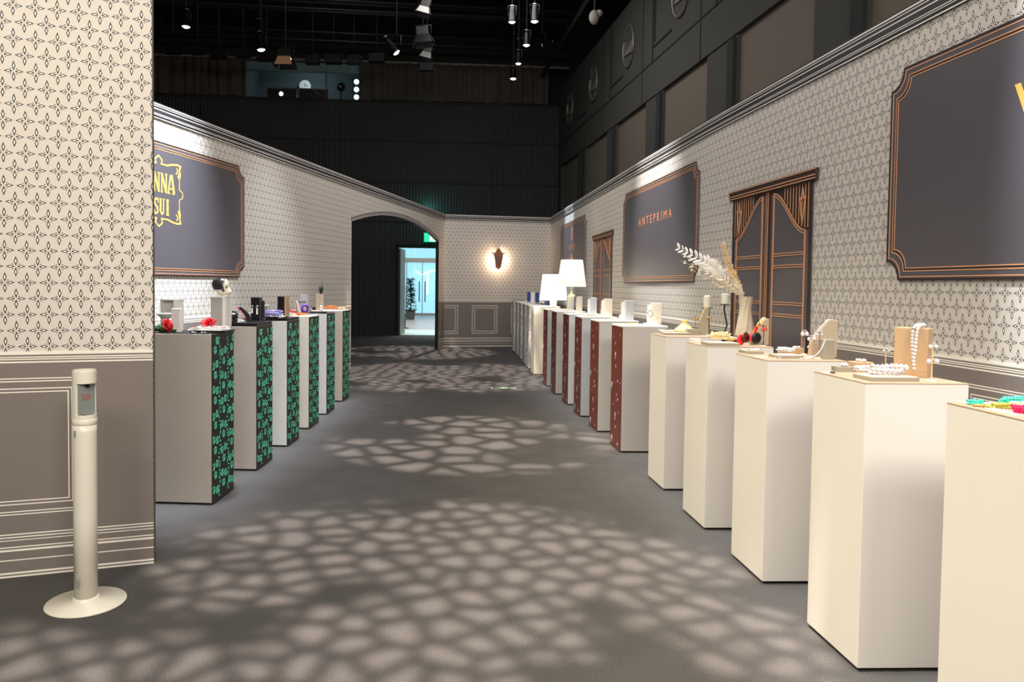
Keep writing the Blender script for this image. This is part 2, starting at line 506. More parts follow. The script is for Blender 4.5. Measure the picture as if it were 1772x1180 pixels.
k = 4
for W, s0 in ((RW, 15.27), (FW, 1.006), (NP, .331 + .316)):
    struct(slab(MB(), W, 0, wlen(W), 0, 1.1405, 0, .006).build('trim_%d' % k, wainscot('wainscot_print_%d' % k, s0))); k += 1
wl = MB(); mw = wainscot('wainscot_print_left', .345 - .65)
slab(wl, LW, 0, A0, 0, 1.1405, 0, .006); slab(wl, LW, A1, wlen(LW), 0, 1.1405, 0, .006); struct(wl.build('trim_%d' % k, mw)); k += 1
for W in (RW, FW, LW):
    struct(slab(MB(), W, 0, wlen(W), 3.04, 3.19, 0, .014).build('trim_%d' % k, M_COR)); k += 1
# partition end return
ret = MB(); ret.box((0, 0, 1.875), (.004, .1, 3.75)); e = ret.build('trim_%d' % k, mat('edge_seam', (.32, .28, .26), .6)); struct(e); k += 1
dn = Vector((NP[1][0] - NP[0][0], NP[1][1] - NP[0][1], 0)).normalized()
e.location = (NP[0][0] - dn.x * .002 - dn.y * .05 * 1, NP[0][1] - dn.y * .002 + dn.x * .05 * -1 + 0, 0); e.rotation_euler = (0, 0, math.atan2(-dn.y, -dn.x))
e.location = WP(NP, 0, 0, -.05) - dn * .003

# ------------------------------------------------------------------ floor, hall shell
fl = MB(); fl.add([(-14, -5, 0), (9, -5, 0), (9, 23.4, 0), (-14, 23.4, 0), (-14, -5, -.1), (9, -5, -.1), (9, 23.4, -.1), (-14, 23.4, -.1)],
                  [(0, 1, 2, 3), (7, 6, 5, 4), (0, 4, 5, 1), (1, 5, 6, 2), (2, 6, 7, 3), (3, 7, 4, 0)])
struct(fl.build('floor', M_CARPET))
TH = .075
HB0, HBd = Vector((-12, 22.8 - 14.8 * TH)), Vector((1, TH)).normalized()
HB = [(-12, 22.8 - 14.8 * TH), (2.8, 22.8)]
HR = [(2.8, 22.8), (2.8 + .075 * 27, -4.2)]
SIDE[id(HB)] = -1; SIDE[id(HR)] = -1
M_HALL = mat('hall_charcoal', (.20, .205, .205), .85, spec=.15); M_RIB = ribbed('hall_ribbed_panel', (.24, .25, .255))
M_HALLR = mat('hall_side_grey', (.265, .265, .255), .85, spec=.2)
M_HALLD = mat('hall_recess_dark', (.20, .205, .21), .85, spec=.1)
DS0, DS1 = 10.16, 12.3      # lobby doorway along the back wall
hb = MB(); slab(hb, HB, 0, DS0, 0, 6.75, -.25, 0); slab(hb, HB, DS0, DS1, 2.57, 6.75, -.25, 0); slab(hb, HB, DS1, wlen(HB) + .3, 0, 6.75, -.25, 0)
struct(hb.build('wall_back', M_RIB))
ls = MB()
for z in (3.32, 4.45, 5.65): slab(ls, HB, 0, wlen(HB), z - .02, z + .02, 0, .03)
for s in (1.5, 4.5, 7.4, 10.2, 12.9): slab(ls, HB, s - .012, s + .012, 0, 2.5 if DS0 - .1 < s < DS1 else 6.7, .0, .02)
slab(ls, HB, 11.0, 14.8, 3.05, 3.30, 0, .02)
struct(ls.build('trim_20', M_HALLD))
rail = slab(MB(), HB, 0, wlen(HB), 6.74, 6.80, -.25, .04); struct(rail.build('trim_21', M_HALL))
up = MB(); slab(up, HB, 0, 5.75, 6.8, 9.6, -2.6, -2.5); slab(up, HB, 9.0, 15.1, 6.8, 9.6, -2.6, -2.5)
slab(up, HB, 0, 15.1, 7.95, 9.6, -.25, -.0); struct(up.build('wall_back_upper', M_DARK))
struct(slab(MB(), HB, 0, 15.1, 7.86, 7.93, .0, .05).build('trim_22', mat('dull_steel', (.42, .40, .36), .5)))
hr = MB(); P0 = [.45, 3.42, 6.2, 9.15, 12.2, 15.2, 18.2, 21.2, 24.2]; PW = 2.0
slab(hr, HR, -.25 + .25, wlen(HR), 4.98, 7.25, -.35, 0)
prev = 0
for p in P0:
    slab(hr, HR, prev, p, 0, 4.98, -.35, -.02); prev = p + PW
slab(hr, HR, prev, wlen(HR), 0, 4.98, -.35, -.02)
struct(hr.build('wall_hall_right', M_HALLR))
rc = MB()
for p in P0: slab(rc, HR, p, p + PW, 0, 4.98, -.34, -.07)
struct(rc.build('wall_hall_right_panels', mat('hall_brown_panel', (.40, .365, .33), .75, spec=.3)))
pd = MB()
for p in P0:
    slab(pd, HR, p - .22, p - .02, 0, 4.94, -.02, .03)
    slab(pd, HR, p + PW + .04, p + PW + .08, 0, 3.6, -.02, .0)
struct(pd.build('trim_23', M_HALLD))
gl = MB()
slab(gl, HR, 0, wlen(HR), 5.60, 5.63, 0, .012)
for p in (2.5, 5.7, 8.6, 11.5, 14.4): slab(gl, HR, p, p + .04, 5.6, 7.25, 0, .02); slab(gl, HR, p + .04, p + 1.0, 5.86, 5.90, 0, .02); slab(gl, HR, p + .12, p + .15, 5.95, 7.2, 0, .02); slab(gl, HR, p - .6, p - .57, 4.98, 7.25, 0, .01)
struct(gl.build('trim_24', M_HALLD))
struct(slab(MB(), HR, -.0, wlen(HR), 7.25, 9.65, -1.6, -1.5).build('wall_hall_right_upper', M_DARK)); struct(slab(MB(), HR, 0, wlen(HR), 7.2, 7.25, -1.5, -.3).build('trim_28', M_DARK))
struct(MB().box((6.0, 23.6, 8), (9, .1, 3.4)).build('wall_back_corner', M_DARK))
struct(MB().box((-2.5, 9, 9.65), (24, 29, .1)).build('ceiling', M_DARK))
struct(MB().box((-14.05, 9, 4.8), (.1, 29, 9.7)).build('wall_hall_left', M_DARK))
struct(MB().box((-2.5, -5.05, 4.8), (24, .1, 9.7)).build('wall_rear', M_HALL))
# portholes of the hall wall
def porthole(s):
    c = WP(HR, s, 6.36, .0); rz = math.atan2(-(HR[1][0] - HR[0][0]), (HR[1][1] - HR[0][1])) if 0 else math.atan2(HR[1][1] - HR[0][1], HR[1][0] - HR[0][0])
    t = thing('porthole', '', 'porthole', c, rz, 'round portholes high on the hall wall')
    m = MB(); m.tube([(.36 * math.cos(2 * PI * i / 28), -.02, .40 * math.sin(2 * PI * i / 28)) for i in range(28)], .03, 8, True); m.build('rim', mat('porthole_rim', (.42, .41, .39), .4, metal=.4), t, True)
    g = MB(); g.prism([(.35 * math.cos(2 * PI * i / 28), .39 * math.sin(2 * PI * i / 28)) for i in range(28)], 0, .01, lambda p: Vector((p.x, -p.z, p.y))); g.build('pane', mat('porthole_glass', (.33, .34, .35), .15, spec=.7), t)
    f = MB(); f.prism([(-.30, -.13), (.30, -.19), (.33, .05)], 0, .03, lambda p: Vector((p.x, -.012 - p.z, p.y))); f.build('blind_flap', mat('porthole_flap', (.42, .41, .39), .6), t)
    return t
for s, lb in ((1.57, 'farthest of the round portholes, next to the corner'), (4.2, 'second round porthole from the hall corner'), (7.1, 'third round porthole, above the middle brown panels'), (10.05, 'nearest round porthole, cut by the top of the picture')):
    porthole(s)['label'] = lb

# ------------------------------------------------------------------ carpet edge lines & floor sticker
fs = thing('floor_sticker', 'green and white strip sticker lying flat on the grey carpet', 'sticker', onz(871, 671.5, .001), .04)
MB().box((0, 0, .001), (.37, .075, .002)).build('backing', mat('sticker_green', (.35, .62, .42), .5), fs)
mk = MB(); mk.box((-.17, 0, .0025), (.03, .06, .001)); mk.box((-.01, 0, .0025), (.06, .05, .001), .5); mk.box((.04, 0, .0025), (.03, .05, .001), .5); mk.box((.14, .0, .0025), (.08, .05, .001))
mk.build('white_marks', mat('sticker_white', (.95, .94, .88), .5), fs)

# ------------------------------------------------------------------ sign boards
def outline(s0, s1, z0, z1, r, ins=0):
    """rectangle with concave quarter-round corners, inset by ins"""
    a0, a1, b0, b1 = s0 + ins, s1 - ins, z0 + ins, z1 - ins; P = []
    for cx, cz, t0 in ((a0, b0, PI / 2), (a1, b0, PI), (a1, b1, 3 * PI / 2), (a0, b1, 0)):
        arc = [(cx + r * math.cos(t0 - PI / 2 * i / 8), cz + r * math.sin(t0 - PI / 2 * i / 8)) for i in range(9)]
        P += arc
    return P


def sign(W, s0, s1, name, label):
    z0, z1, r = 1.555, 2.83, .115
    cx, cz = (s0 + s1) / 2, (z0 + z1) / 2
    t = thing(name, label, 'sign')
    def lo(s):
        d = min(s - s0, s1 - s); return z0 + (math.sqrt(max(r * r - d * d, 0)) if d < r else 0)
    def hi(s):
        return z1 + z0 - lo(s)
    b = MB(); n = 10
    for a, c in ((s0, s0 + r), (s0 + r, s1 - r), (s1 - r, s1)): slab(b, W, a, c, lo, hi, 0, .012, .012 if c - a < .2 else .5)
    b.build('board', M_SIGN, t)
    for ins, wd, m, nm in ((.006, .012, M_DKBR, 'dark_edge'), (.022, .006, M_BRONZE, 'outer_line'), (.055, .006, M_BRONZE, 'middle_line'), (.064, .008, M_DKBR, 'dark_line'), (.073, .006, M_BRONZE, 'inner_line')):
        q = MB(); P = outline(s0, s1, z0, z1, r, ins); Q = []
        for i, p in enumerate(P):
            Q.append(p); nx = P[(i + 1) % len(P)]
            if abs(nx[0] - p[0]) > .3:
                for kk in wknots(W, min(p[0], nx[0]), max(p[0], nx[0]), .5)[1:-1][::1 if nx[0] > p[0] else -1]: Q.append((kk, p[1]))
        stroke(q, W, Q, wd, .012, .0135, True); q.build(nm, m, t)
    return t


def letters(t, W, text, cs, cz, h, wd, m, flip, gap=1.0, name='lettering', bold=0):
    cu = bpy.data.curves.new('txt', 'FONT'); cu.body = text; cu.size = 1; cu.align_x = 'CENTER'; cu.align_y = 'CENTER'; cu.space_character = gap; cu.offset = bold
    o = bpy.data.objects.new('txt', cu); C.objects.link(o)
    dg = bpy.context.evaluated_depsgraph_get(); me = bpy.data.meshes.new_from_object(o.evaluated_get(dg)); bpy.data.objects.remove(o)
    xs = [v.co.x for v in me.vertices]; ys = [v.co.y for v in me.vertices]
    kx = wd / (max(xs) - min(xs)); ky = h / (max(ys) - min(ys)); mx, my = (max(xs) + min(xs)) / 2, (max(ys) + min(ys)) / 2
    mb = MB(); mb.add([WP(W, cs + flip * (v.co.x - mx) * kx, cz + (v.co.y - my) * ky, .0145) for v in me.vertices], [tuple(p.vertices) for p in me.polygons])
    return mb.build(name, m, t)


# right side: s grows toward the camera = toward the viewer's right
sg = sign(RW, 14.25, 17.45, 'wall_sign', 'large dark sign board at right edge, cut by the frame, yellow letter stroke')
letters(sg, RW, 'V', 15.36, 2.37, .27, .24, M_YEL, 1)
sg = sign(RW, 7.74, 10.99, 'wall_sign', 'dark sign board reading ANTEPRIMA in copper letters')
letters(sg, RW, 'ANTEPRIMA', 9.36, 2.365, .105, 1.45, M_COPPER, 1, 1.6)
sg = sign(RW, 1.70, 4.80, 'wall_sign', 'small looking far sign board behind the table lamps, copper emblem and LANVIN lettering')
letters(sg, RW, 'LANVIN', 3.30, 2.31, .12, .78, M_COPPER, 1, 1.1)
em = MB(); em.add([], [])
for a, b, z0, z1 in ((3.20, 3.30, 2.50, 2.72), (3.12, 3.38, 2.47, 2.485), (3.15, 3.35, 2.44, 2.455)): slab(em, RW, a, b, z0, z1, .012, .0145)
for a, b, z0, z1 in ((3.22, 3.30, 2.08, 2.16), (3.08, 3.16, 2.02, 2.08), (3.22, 3.34, 2.0, 2.07), (3.38, 3.46, 2.02, 2.09)): slab(em, RW, a, b, z0, z1, .012, .0145)
em.build('emblem', M_COPPER, sg)
# left wall: s grows toward the camera = toward the viewer's left
sg = sign(LW, 9.737, 12.99, 'wall_sign', 'dark sign board on the left wall reading ANNA SUI in yellow ornate frame')
sl = MB()
def slabtext(word, cs, cz, h, w):
    """condensed slab-serif capitals from strokes"""
    n = len(word); cw = w / n
    G = {'A': [((.0, 0), (.42, 1), .16), ((1, 0), (.58, 1), .26), ((.15, .28), (.85, .28), .1), ((-.08, .04), (.3, .04), .09), ((.68, .04), (1.1, .04), .09), ((.3, .96), (.66, .96), .09)],
         'N': [((.14, 0), (.14, 1), .14), ((.86, 0), (.86, 1), .14), ((.12, .97), (.86, .03), .26), ((-.02, .04), (.32, .04), .09), ((-.02, .96), (.3, .96), .09), ((.68, .96), (1.02, .96), .09)],
         'S': [((.85, .86), (.5, .97), .14), ((.5, .97), (.17, .8), .18), ((.17, .8), (.25, .6), .22), ((.25, .6), (.75, .42), .24), ((.75, .42), (.83, .2), .22), ((.83, .2), (.5, .03), .16), ((.5, .03), (.15, .16), .14), ((.13, .0), (.13, .3), .1), ((.88, .7), (.88, 1), .1)],
         'U': [((.2, 1), (.2, .2), .26), ((.82, 1), (.82, .2), .16), ((.2, .2), (.5, .03), .2), ((.5, .03), (.82, .2), .16), ((0, .96), (.4, .96), .09), ((.62, .96), (1.02, .96), .09)],
         'I': [((.5, 0), (.5, 1), .34), ((.2, .04), (.8, .04), .09), ((.2, .96), (.8, .96), .09)]}
    for i, ch in enumerate(word):
        x0 = cs + w / 2 - cw * i - cw * .08
        for a, b, wd in G[ch]:
            stroke(sl, LW, [(x0 - a[0] * cw * .84, cz + (a[1] - .5) * h), (x0 - b[0] * cw * .84, cz + (b[1] - .5) * h)], wd * cw * .84 + .004, .012, .0145)
slabtext('ANNA', 11.355, 2.445, .19, .47); slabtext('SUI', 11.33, 2.215, .16, .27)
sl.build('lettering', M_YEL, sg)
fr = MB()
L_, R_, T_, B_ = 11.72, 11.04, 2.62, 2.10
for s in (L_, R_):
    k_ = 1 if s == L_ else -1
    stroke(fr, LW, [(s, B_ + .04), (s, 2.31), (s + .05 * k_, 2.33), (s + .06 * k_, 2.36), (s + .05 * k_, 2.39), (s, 2.41), (s, T_ - .04)], .009, .012, .0145)
    for z, kz in ((T_, 1), (B_, -1)):
        stroke(fr, LW, [(s, z - .05 * kz), (s - .02 * k_, z - .09 * kz), (s + .0 * k_, z - .1 * kz), (s + .015 * k_, z - .06 * kz), (s, z - .02 * kz), (s + .02 * k_, z + .02 * kz), (s - .03 * k_, z + .03 * kz), (s - .12 * k_, z + .02 * kz), (s - .2 * k_, z + .0 * kz)], .018, .012, .0145)
        stroke(fr, LW, [(s - .045 * k_, z + .0 * kz), (s - .03 * k_, z - .04 * kz), (s - .06 * k_, z - .06 * kz)], .012, .012, .0145)
for z, kz in ((T_, 1), (B_, -1)):
    c_ = 11.38
    stroke(fr, LW, [(c_ + .15, z), (c_ + .04, z), (c_ + .055, z + .04 * kz), (c_, z + .075 * kz), (c_ - .055, z + .04 * kz), (c_ - .04, z), (c_ - .15, z)], .014, .012, .0145)
fr.build('ornate_frame', M_YEL, sg)

# ------------------------------------------------------------------ double doors printed on the right wall
def door(s0, s1, n):
    W = RW; t = bpy.data.objects.new('door_%d' % n, None); C.objects.link(t); t['kind'] = 'structure'
    H = 2.30; c = (s0 + s1) / 2
    slab(MB(), W, s0, s1, 0, H, 0, .010, .3).build('door_leaf_print', M_SIGN, t)
    hd = MB(); slab(hd, W, s0 - .05, s1 + .06, H, H + .085, 0, .03, .4); hd.build('lintel', M_DKBR, t)
    ll = MB()
    for z in (H + .012, H + .035, H + .078): slab(ll, W, s0 - .05, s1 + .06, z - .004, z + .004, .03, .032, .4)
    fa = MB()
    slab(fa, W, s0, s0 + .045, 0, H, .010, .0125, .3); slab(fa, W, s1 - .045, s1, 0, H, .010, .0125, .3); slab(fa, W, c - .05, c + .05, 0, H, .010, .0125)
    # spandrels
    def curve(x):            # 0 at outer side .. 1 at centre
        return H - .36 + .33 * (.5 - .5 * math.cos(PI * min(max((x - .12) / .75, 0), 1)))
    for k_, e in ((1, s0), (-1, s1)):
        wdt = c - s0
        ks = [i / 16 for i in range(17)]
        for a, b in zip(ks, ks[1:]):
            sa, sb = e + k_ * a * wdt, e + k_ * b * wdt
            if k_ < 0: sa, sb = sb, sa
            slab(fa, W, sa, sb, lambda s: curve(abs(s - e) / wdt), H, .010, .0128)
        inner = [(e + k_ * x * wdt, curve(x)) for x in [.13 + .74 * i / 16 for i in range(17)]]
        stroke(ll, W, inner, .010, .0128, .016); stroke(ll, W, [(s + k_ * .012, z - .02) for s, z in inner], .007, .0128, .016)
        for i in range(9):
            x = .08 + i * .065; zc = curve(x); s = e + k_ * x * wdt
            if H - zc > .03: stroke(ll, W, [(s, zc + .02), (s, H)], .006, .0128, .015)
        # little tassel ornament
        s = e + k_ * .20 * wdt; z = H - .17
        stroke(ll, W, [(s, z + .13), (s - .02, z + .05), (s - .045, z + .06), (s - .03, z + .02), (s - .02, z - .06), (s, z - .13), (s + .02, z - .06), (s + .03, z + .02), (s + .045, z + .06), (s + .02, z + .05), (s, z + .13)], .009, .0128, .017)
        # stiles & rails
        for x0_, x1_ in ((.125, .145), (.845, .865)):
            zt = curve(.13) if x0_ < .5 else H - .03
            for x in (x0_, x1_): s = e + k_ * x * wdt; stroke(ll, W, [(s, 0), (s, zt)], .0075, .0125, .015)
        for zz in (1.76, 1.665, 1.37, 1.275, .80, .705, .25, .16):
            for d_ in (0, .018): stroke(ll, W, [(e + k_ * .145 * wdt, zz + d_), (e + k_ * .845 * wdt, zz + d_)], .0065, .0125, .015)
    for d_ in (-.03, .0): stroke(ll, W, [(c + d_, 0), (c + d_, H)], .007, .0125, .015)
    fa.build('frame_print', M_DKBR, t); ll.build('copper_line_work', M_BRONZE, t)
    hn = MB()
    for k_ in (-1, 1):
        x = c + k_ * .032 - .01
        P = [(x + .026 * math.sin(2 * PI * i / 12) * (1 if i % 2 else .6), 1.09 + .12 * math.cos(2 * PI * i / 12) + (i % 3) * .004) for i in range(12)]
        stroke(hn, W, P, .012, .015, .022, True)
        for i in range(5): stroke(hn, W, [(x - .024, 1.0 + i * .045), (x, 1.02 + i * .045), (x + .024, 1.0 + i * .045)], .010, .015, .022)
    stroke(hn, W, [(c - .01, .96), (c - .01, 1.22)], .02, .015, .02)
    hn.build('door_handle', M_COPPER, t)
door(11.89, 13.33, 1); door(5.56, 7.02, 2)

# ------------------------------------------------------------------ wall lamp on the far wall
c = WP(FW, 1.314, 2.13, 0); rz = math.atan2(FW[1][1] - FW[0][1], FW[1][0] - FW[0][0])
t = thing('wall_sconce', 'glowing copper lantern shaped wall lamp on the far wall', 'wall lamp', c, rz)
so = [(0, .26), (.03, .255), (.035, .23), (.06, .2), (.075, .165), (.12, .15), (.185, .165), (.18, .145), (.12, .12), (.115, .06), (.065, -.17), (.075, -.185), (.055, -.21), (.03, -.215), (0, -.25)]
poly = so + [(-x, z) for x, z in so[::-1][1:-1]]
MB().prism(poly[::-1], .07, .10, lambda p: Vector((p.x, -p.z, p.y))).build('lantern_plate', mat('lantern_copper', (.66, .45, .30), .5), t)
q = MB(); q.prism([(-.09, .07), (-.012, .07), (-.012, -.15), (-.05, -.15)], .1, .104, lambda p: Vector((p.x, -p.z, p.y))); q.prism([(.09, .07), (.012, .07), (.012, -.15), (.05, -.15)][::-1], .1, .104, lambda p: Vector((p.x, -p.z, p.y)))
q.build('lantern_panes', mat('lantern_pane', (.50, .42, .40), .3), t)
MB().box((0, -.035, 0), (.05, .07, .1)).build('bracket', M_DARK, t)
gl_ = MB(); gl_.lathe([(.02, -.16), (.05, -.1), (.075, 0), (.07, .12), (.02, .17)], (0, -.048, 0), 12, 1, .35); gl_.build('glow_bulb', mat('sconce_bulb', (1, .90, .78), .5, emit=9), t, True)
for dx, dz in ((0, .12), (-.07, 0), (.07, 0), (0, -.13)):
    p_ = c + Vector((dx * math.cos(rz) + .055 * math.sin(rz), dx * math.sin(rz) - .055, dz)); point('sconce_light', p_, 26, (1, .72, .46), .02)

# ------------------------------------------------------------------ pedestals
DW = .408
PR = [(1.565, 2.952), (1.536, 3.833), (1.511, 4.690), (1.497, 5.597), (1.443, 6.874), (1.403, 7.839), (1.368, 8.748), (1.340, 9.606), (1.299, 10.539), (1.268, 11.359)]
r0 = onz(1638.8, 696.2, 1.137)
TR = .036
R0 = (r0.x + math.sin(TR) * DW, r0.y - math.cos(TR) * DW)
FARP = [onz(x, y) for x, y in ((925, 648), (914.4, 638.6), (907.6, 630), (900.5, 622), (894.6, 614.4), (888.3, 608.5))]
PL = [(-1.666, 5.104), (-1.622, 6.055), (-1.588, 6.965), (-1.560, 7.826), (-1.533, 8.700), (-1.505, 9.684)]
TL = -.052
HR_, HL_ = 1.137, 1.156


def ped_body(t, h, m, x0=0, x1=DW):
    MB().box(((x0 + x1) / 2, DW / 2, (h + .014 - .004) / 2), (x1 - x0, DW, h - .018)).build('body', m, t, bevel=.002)
    MB().box(((x0 + x1) / 2, DW / 2, .007), (x1 - x0 - .03, DW - .03, .014)).build('recessed_base', M_DARK, t)


gR = 'plain cream pedestals on the right'
NEAR = [('cream gloss pedestal at the right edge with teal, olive and magenta jewellery on top', R0), ('tall cream gloss pedestal carrying the big pearl necklaces and beige block', PR[0]),
        ('cream pedestal with the curved pearl necklace bust, standing below the printed doors', PR[1]), ('cream pedestal carrying round red and black earrings and a chunky chain bust', PR[2]),
        ('cream pedestal with the squat yellow jar and gold chain bust', PR[3])]
for lb, (x, y) in NEAR:
    t = thing('display_pedestal', lb, 'pedestal', (x, y, 0), TR, gR)
    ped_body(t, HR_, M_WHITE)
    MB().box((DW / 2, DW / 2, HR_ - .002), (DW + .001, DW + .001, .004)).build('top_board', M_TOPBEIGE, t)
# jewel motifs printed on the red side panels
def drop(mb, u, z, w_, h_, tf):
    w_, h_ = w_ * .72, h_ * .72
    P = [(u + w_ * math.sin(2 * PI * i / 12) * (1 - .35 * math.cos(2 * PI * i / 12)), z + h_ * math.cos(2 * PI * i / 12)) for i in range(12)]
    mb.prism(P, 0, .0012, tf)
tfR = lambda p: Vector((-.003 - p.z, DW - p.x, p.y))
random.seed(3)
jm, jd = MB(), MB()
for u, z, w_, h_ in ((.09, 1.03, .008, .016), (.33, 1.06, .010, .02), (.16, .97, .012, .02), (.17, .86, .026, .05), (.19, .76, .018, .022), (.28, .46, .02, .02), (.27, .63, .014, .018), (.05, .57, .03, .045), (.24, .50, .014, .024), (.18, .44, .008, .012), (.2, .30, .024, .05), (.21, .20, .018, .022), (.08, .07, .035, .05), (.30, .05, .016, .026), (.36, .62, .008, .012), (.12, .4, .006, .01), (.33, .35, .007, .01)):
    drop(jm, u, z, w_, h_, tfR); drop(jd, u + w_ * .35, z - h_ * .2, w_ * .5, h_ * .55, lambda p: Vector((-.0044 - p.z, DW - p.x, p.y)))
REDL = ['nearest pedestal with a brick red side, next to the cream ones', 'second nearest pedestal with a brick red side', 'third brick red sided pedestal from the near end', 'fourth brick red sided pedestal from the near end',
        'second farthest pedestal with a brick red side', 'farthest pedestal with a brick red side, beside the cream draped one']
FACE = [(.83, .805, .78), (.84, .83, .81), (.80, .82, .84), (.88, .89, .88), (.82, .80, .77), (.80, .81, .83)]
m0 = m1 = None
for i, (x, y) in enumerate(PR[4:]):
    t = thing('display_pedestal', REDL[i], 'pedestal', (x, y, 0), TR, 'red sided pedestals on the right')
    ped_body(t, HR_, mat('red_pedestal_face_%d' % i, FACE[i], .3), .003)
    MB().box((DW / 2, DW / 2, HR_ + .004), (DW + .008, DW + .006, .016)).build('top_board', M_WHITEB, t, bevel=.003)
    MB().box((.001, DW / 2, (HR_ - .004) / 2 + .003), (.004, DW, HR_ - .012)).build('side_panel', M_REDP, t).location = (-.0, 0, 0)
    if i == 0:
        m0 = jm.build('jewel_print', mat('jewel_white', (.88, .88, .90), .3), t); m1 = jd.build('jewel_shade_print', mat('jewel_grey', (.40, .42, .46), .3), t)
    else:
        for mm in (m0, m1): cc = mm.copy(); C.objects.link(cc); cc.parent = t
# far white pedestals with crumpled paper wrap
M_CR = crinkle('crumpled_white_paper', (.74, .73, .72), (.96, .96, .96)); M_DRAPE = mat('cream_drape', (.95, .93, .87), .7)
FL_ = ['pale pedestal with crumpled paper side, behind the cream draped one', 'second crumpled paper pedestal behind the draped one', 'third crumpled paper pedestal behind the draped one', 'second farthest crumpled paper pedestal', 'farthest pedestal of the right row, against the dark dado']
for i, p in enumerate(FARP):
    if i == 0:
        t = thing('draped_pedestal', 'pedestal covered in a cream draped cloth with a hanging bow', 'pedestal', (p.x, p.y, 0), TR)
        ped_body(t, HR_, M_CREAM)
        dr = MB(); n = 48; vs = []; fsx = []
        for k_ in range(9):
            z = (HR_ + .012) - (HR_ + .0) * k_ / 8
            for j in range(n):
                q = j / n * 4; sd = int(q); f_ = q - sd
                base = [(-.012 + (DW + .024) * f_, -.012), (DW + .012, -.012 + (DW + .024) * f_), (DW + .012 - (DW + .024) * f_, DW + .012), (-.012, DW + .012 - (DW + .024) * f_)][sd]
                nn = [(0, -1), (1, 0), (0, 1), (-1, 0)][sd]; wv = (.012 * math.sin(j * 1.3) + .01 * math.sin(j * .7 + k_ * .5)) * k_ / 8 * math.sin(PI * f_)
                wv = abs(wv)
                vs.append((base[0] + nn[0] * wv, base[1] + nn[1] * wv, z))
        for k_ in range(8):
            for j in range(n): fsx.append((k_ * n + j, (k_ + 1) * n + j, (k_ + 1) * n + (j + 1) % n, k_ * n + (j + 1) % n))
        fsx.append(tuple(range(n)))
        dr.add(vs, fsx); dr.build('drape', M_DRAPE, t, True)
        bw = MB(); cx_, cz_ = .24, .36
        for k_ in (-1, 1):
            bw.tube([(cx_, -.04, cz_), (cx_ + k_ * .05, -.06, cz_ + .05), (cx_ + k_ * .1, -.05, cz_ + .02), (cx_ + k_ * .05, -.05, cz_ - .02), (cx_, -.04, cz_)], .014, 6)
            bw.tube([(cx_, -.04, cz_), (cx_ + k_ * .03, -.05, cz_ - .12), (cx_ + k_ * .06, -.06, .03)], .016, 6)
        bw.tube([(cx_ - .0, -.03, .7), (cx_ + .02, -.035, .55), (cx_, -.04, cz_)], .012, 6)
        bw.build('bow', M_DRAPE, t, True)
    else:
        t = thing('display_pedestal', FL_[i - 1], 'pedestal', (p.x, p.y, 0), TR, 'crumpled paper pedestals at the far right')
        ped_body(t, HR_, M_CR)
        MB().box((DW / 2, DW / 2, HR_ + .003), (DW + .02, DW + .02, .014)).build('top_board', M_WHITEB, t)
# left floral pedestals
fm, fd, lf = MB(), MB(), MB()
tfL = lambda p: Vector((.0035 + p.z, p.x, p.y)); tfL2 = lambda p: Vector((.0042 + p.z, p.x, p.y))
def flower(u, z, r, ph):
    P = []
    for i in range(20):
        a = 2 * PI * i / 20; rr = r * (.97 + .04 * math.cos(5 * a + ph)); P.append((min(max(u + rr * math.cos(a), .003), DW - .003), min(max(z + rr * math.sin(a) * 1.02, .02), HL_ - .006)))
    fm.prism(P, 0, .001, tfL)
    fd.prism([(u + r * .2 * math.cos(2 * PI * i / 8), z + r * .2 * math.sin(2 * PI * i / 8)) for i in range(8)], 0, .0006, tfL2) if .01 < u < DW - .01 else None
    fd.tube([tfL2(Vector((min(max(u + r * .55 * math.cos(2 * PI * i / 10), .003), DW - .003), z + r * .6 * math.sin(2 * PI * i / 10), 0))) for i in range(8)], .0022, 4) if 0 < u < DW else None
random.seed(5)
for k_ in range(-1, 8):
    for du, dz, s_ in ((.05, 0, 1), (.205, .085, 1), (.36, .0, 1)):
        cu_, cz_ = du + .0, k_ * .17 + dz + .06
        for j, (a, b) in enumerate(((-.033, .024), (.029, .036), (.002, -.038))):
            uu, zz = cu_ + a * (1 if k_ % 2 else -1), cz_ + b
            if -.02 < uu < DW + .02 and .035 < zz < HL_ - .04: flower(uu, zz, .0265, k_ + j)
        for j in range(6):
            uu, zz = cu_ + .078 + random.uniform(-.016, .016), cz_ - .05 + j * .030
            if .012 < uu < DW - .012 and .03 < zz < HL_ - .03:
                a = random.uniform(0, PI); lf.prism([(uu + .017 * math.cos(a), zz + .017 * math.sin(a)), (uu + .007 * math.cos(a + PI / 2), zz + .007 * math.sin(a + PI / 2)), (uu - .017 * math.cos(a), zz - .017 * math.sin(a)), (uu - .007 * math.cos(a + PI / 2), zz - .007 * math.sin(a + PI / 2))], 0, .001, tfL)
LLAB = ['nearest jade floral pedestal with roses on top, next to the patterned partition', 'second nearest jade floral pedestal, black slab and head bust on top', 'third jade floral pedestal with a white face, holding lilac beads',
        'fourth jade floral pedestal from the near end, cream face', 'second farthest jade floral pedestal, white face', 'farthest jade floral pedestal, beside the arched opening']
LF = [(.74, .71, .67), (.74, .71, .68), (.90, .91, .90), (.90, .885, .84), (.89, .89, .90), (.83, .79, .73)]
fo = []
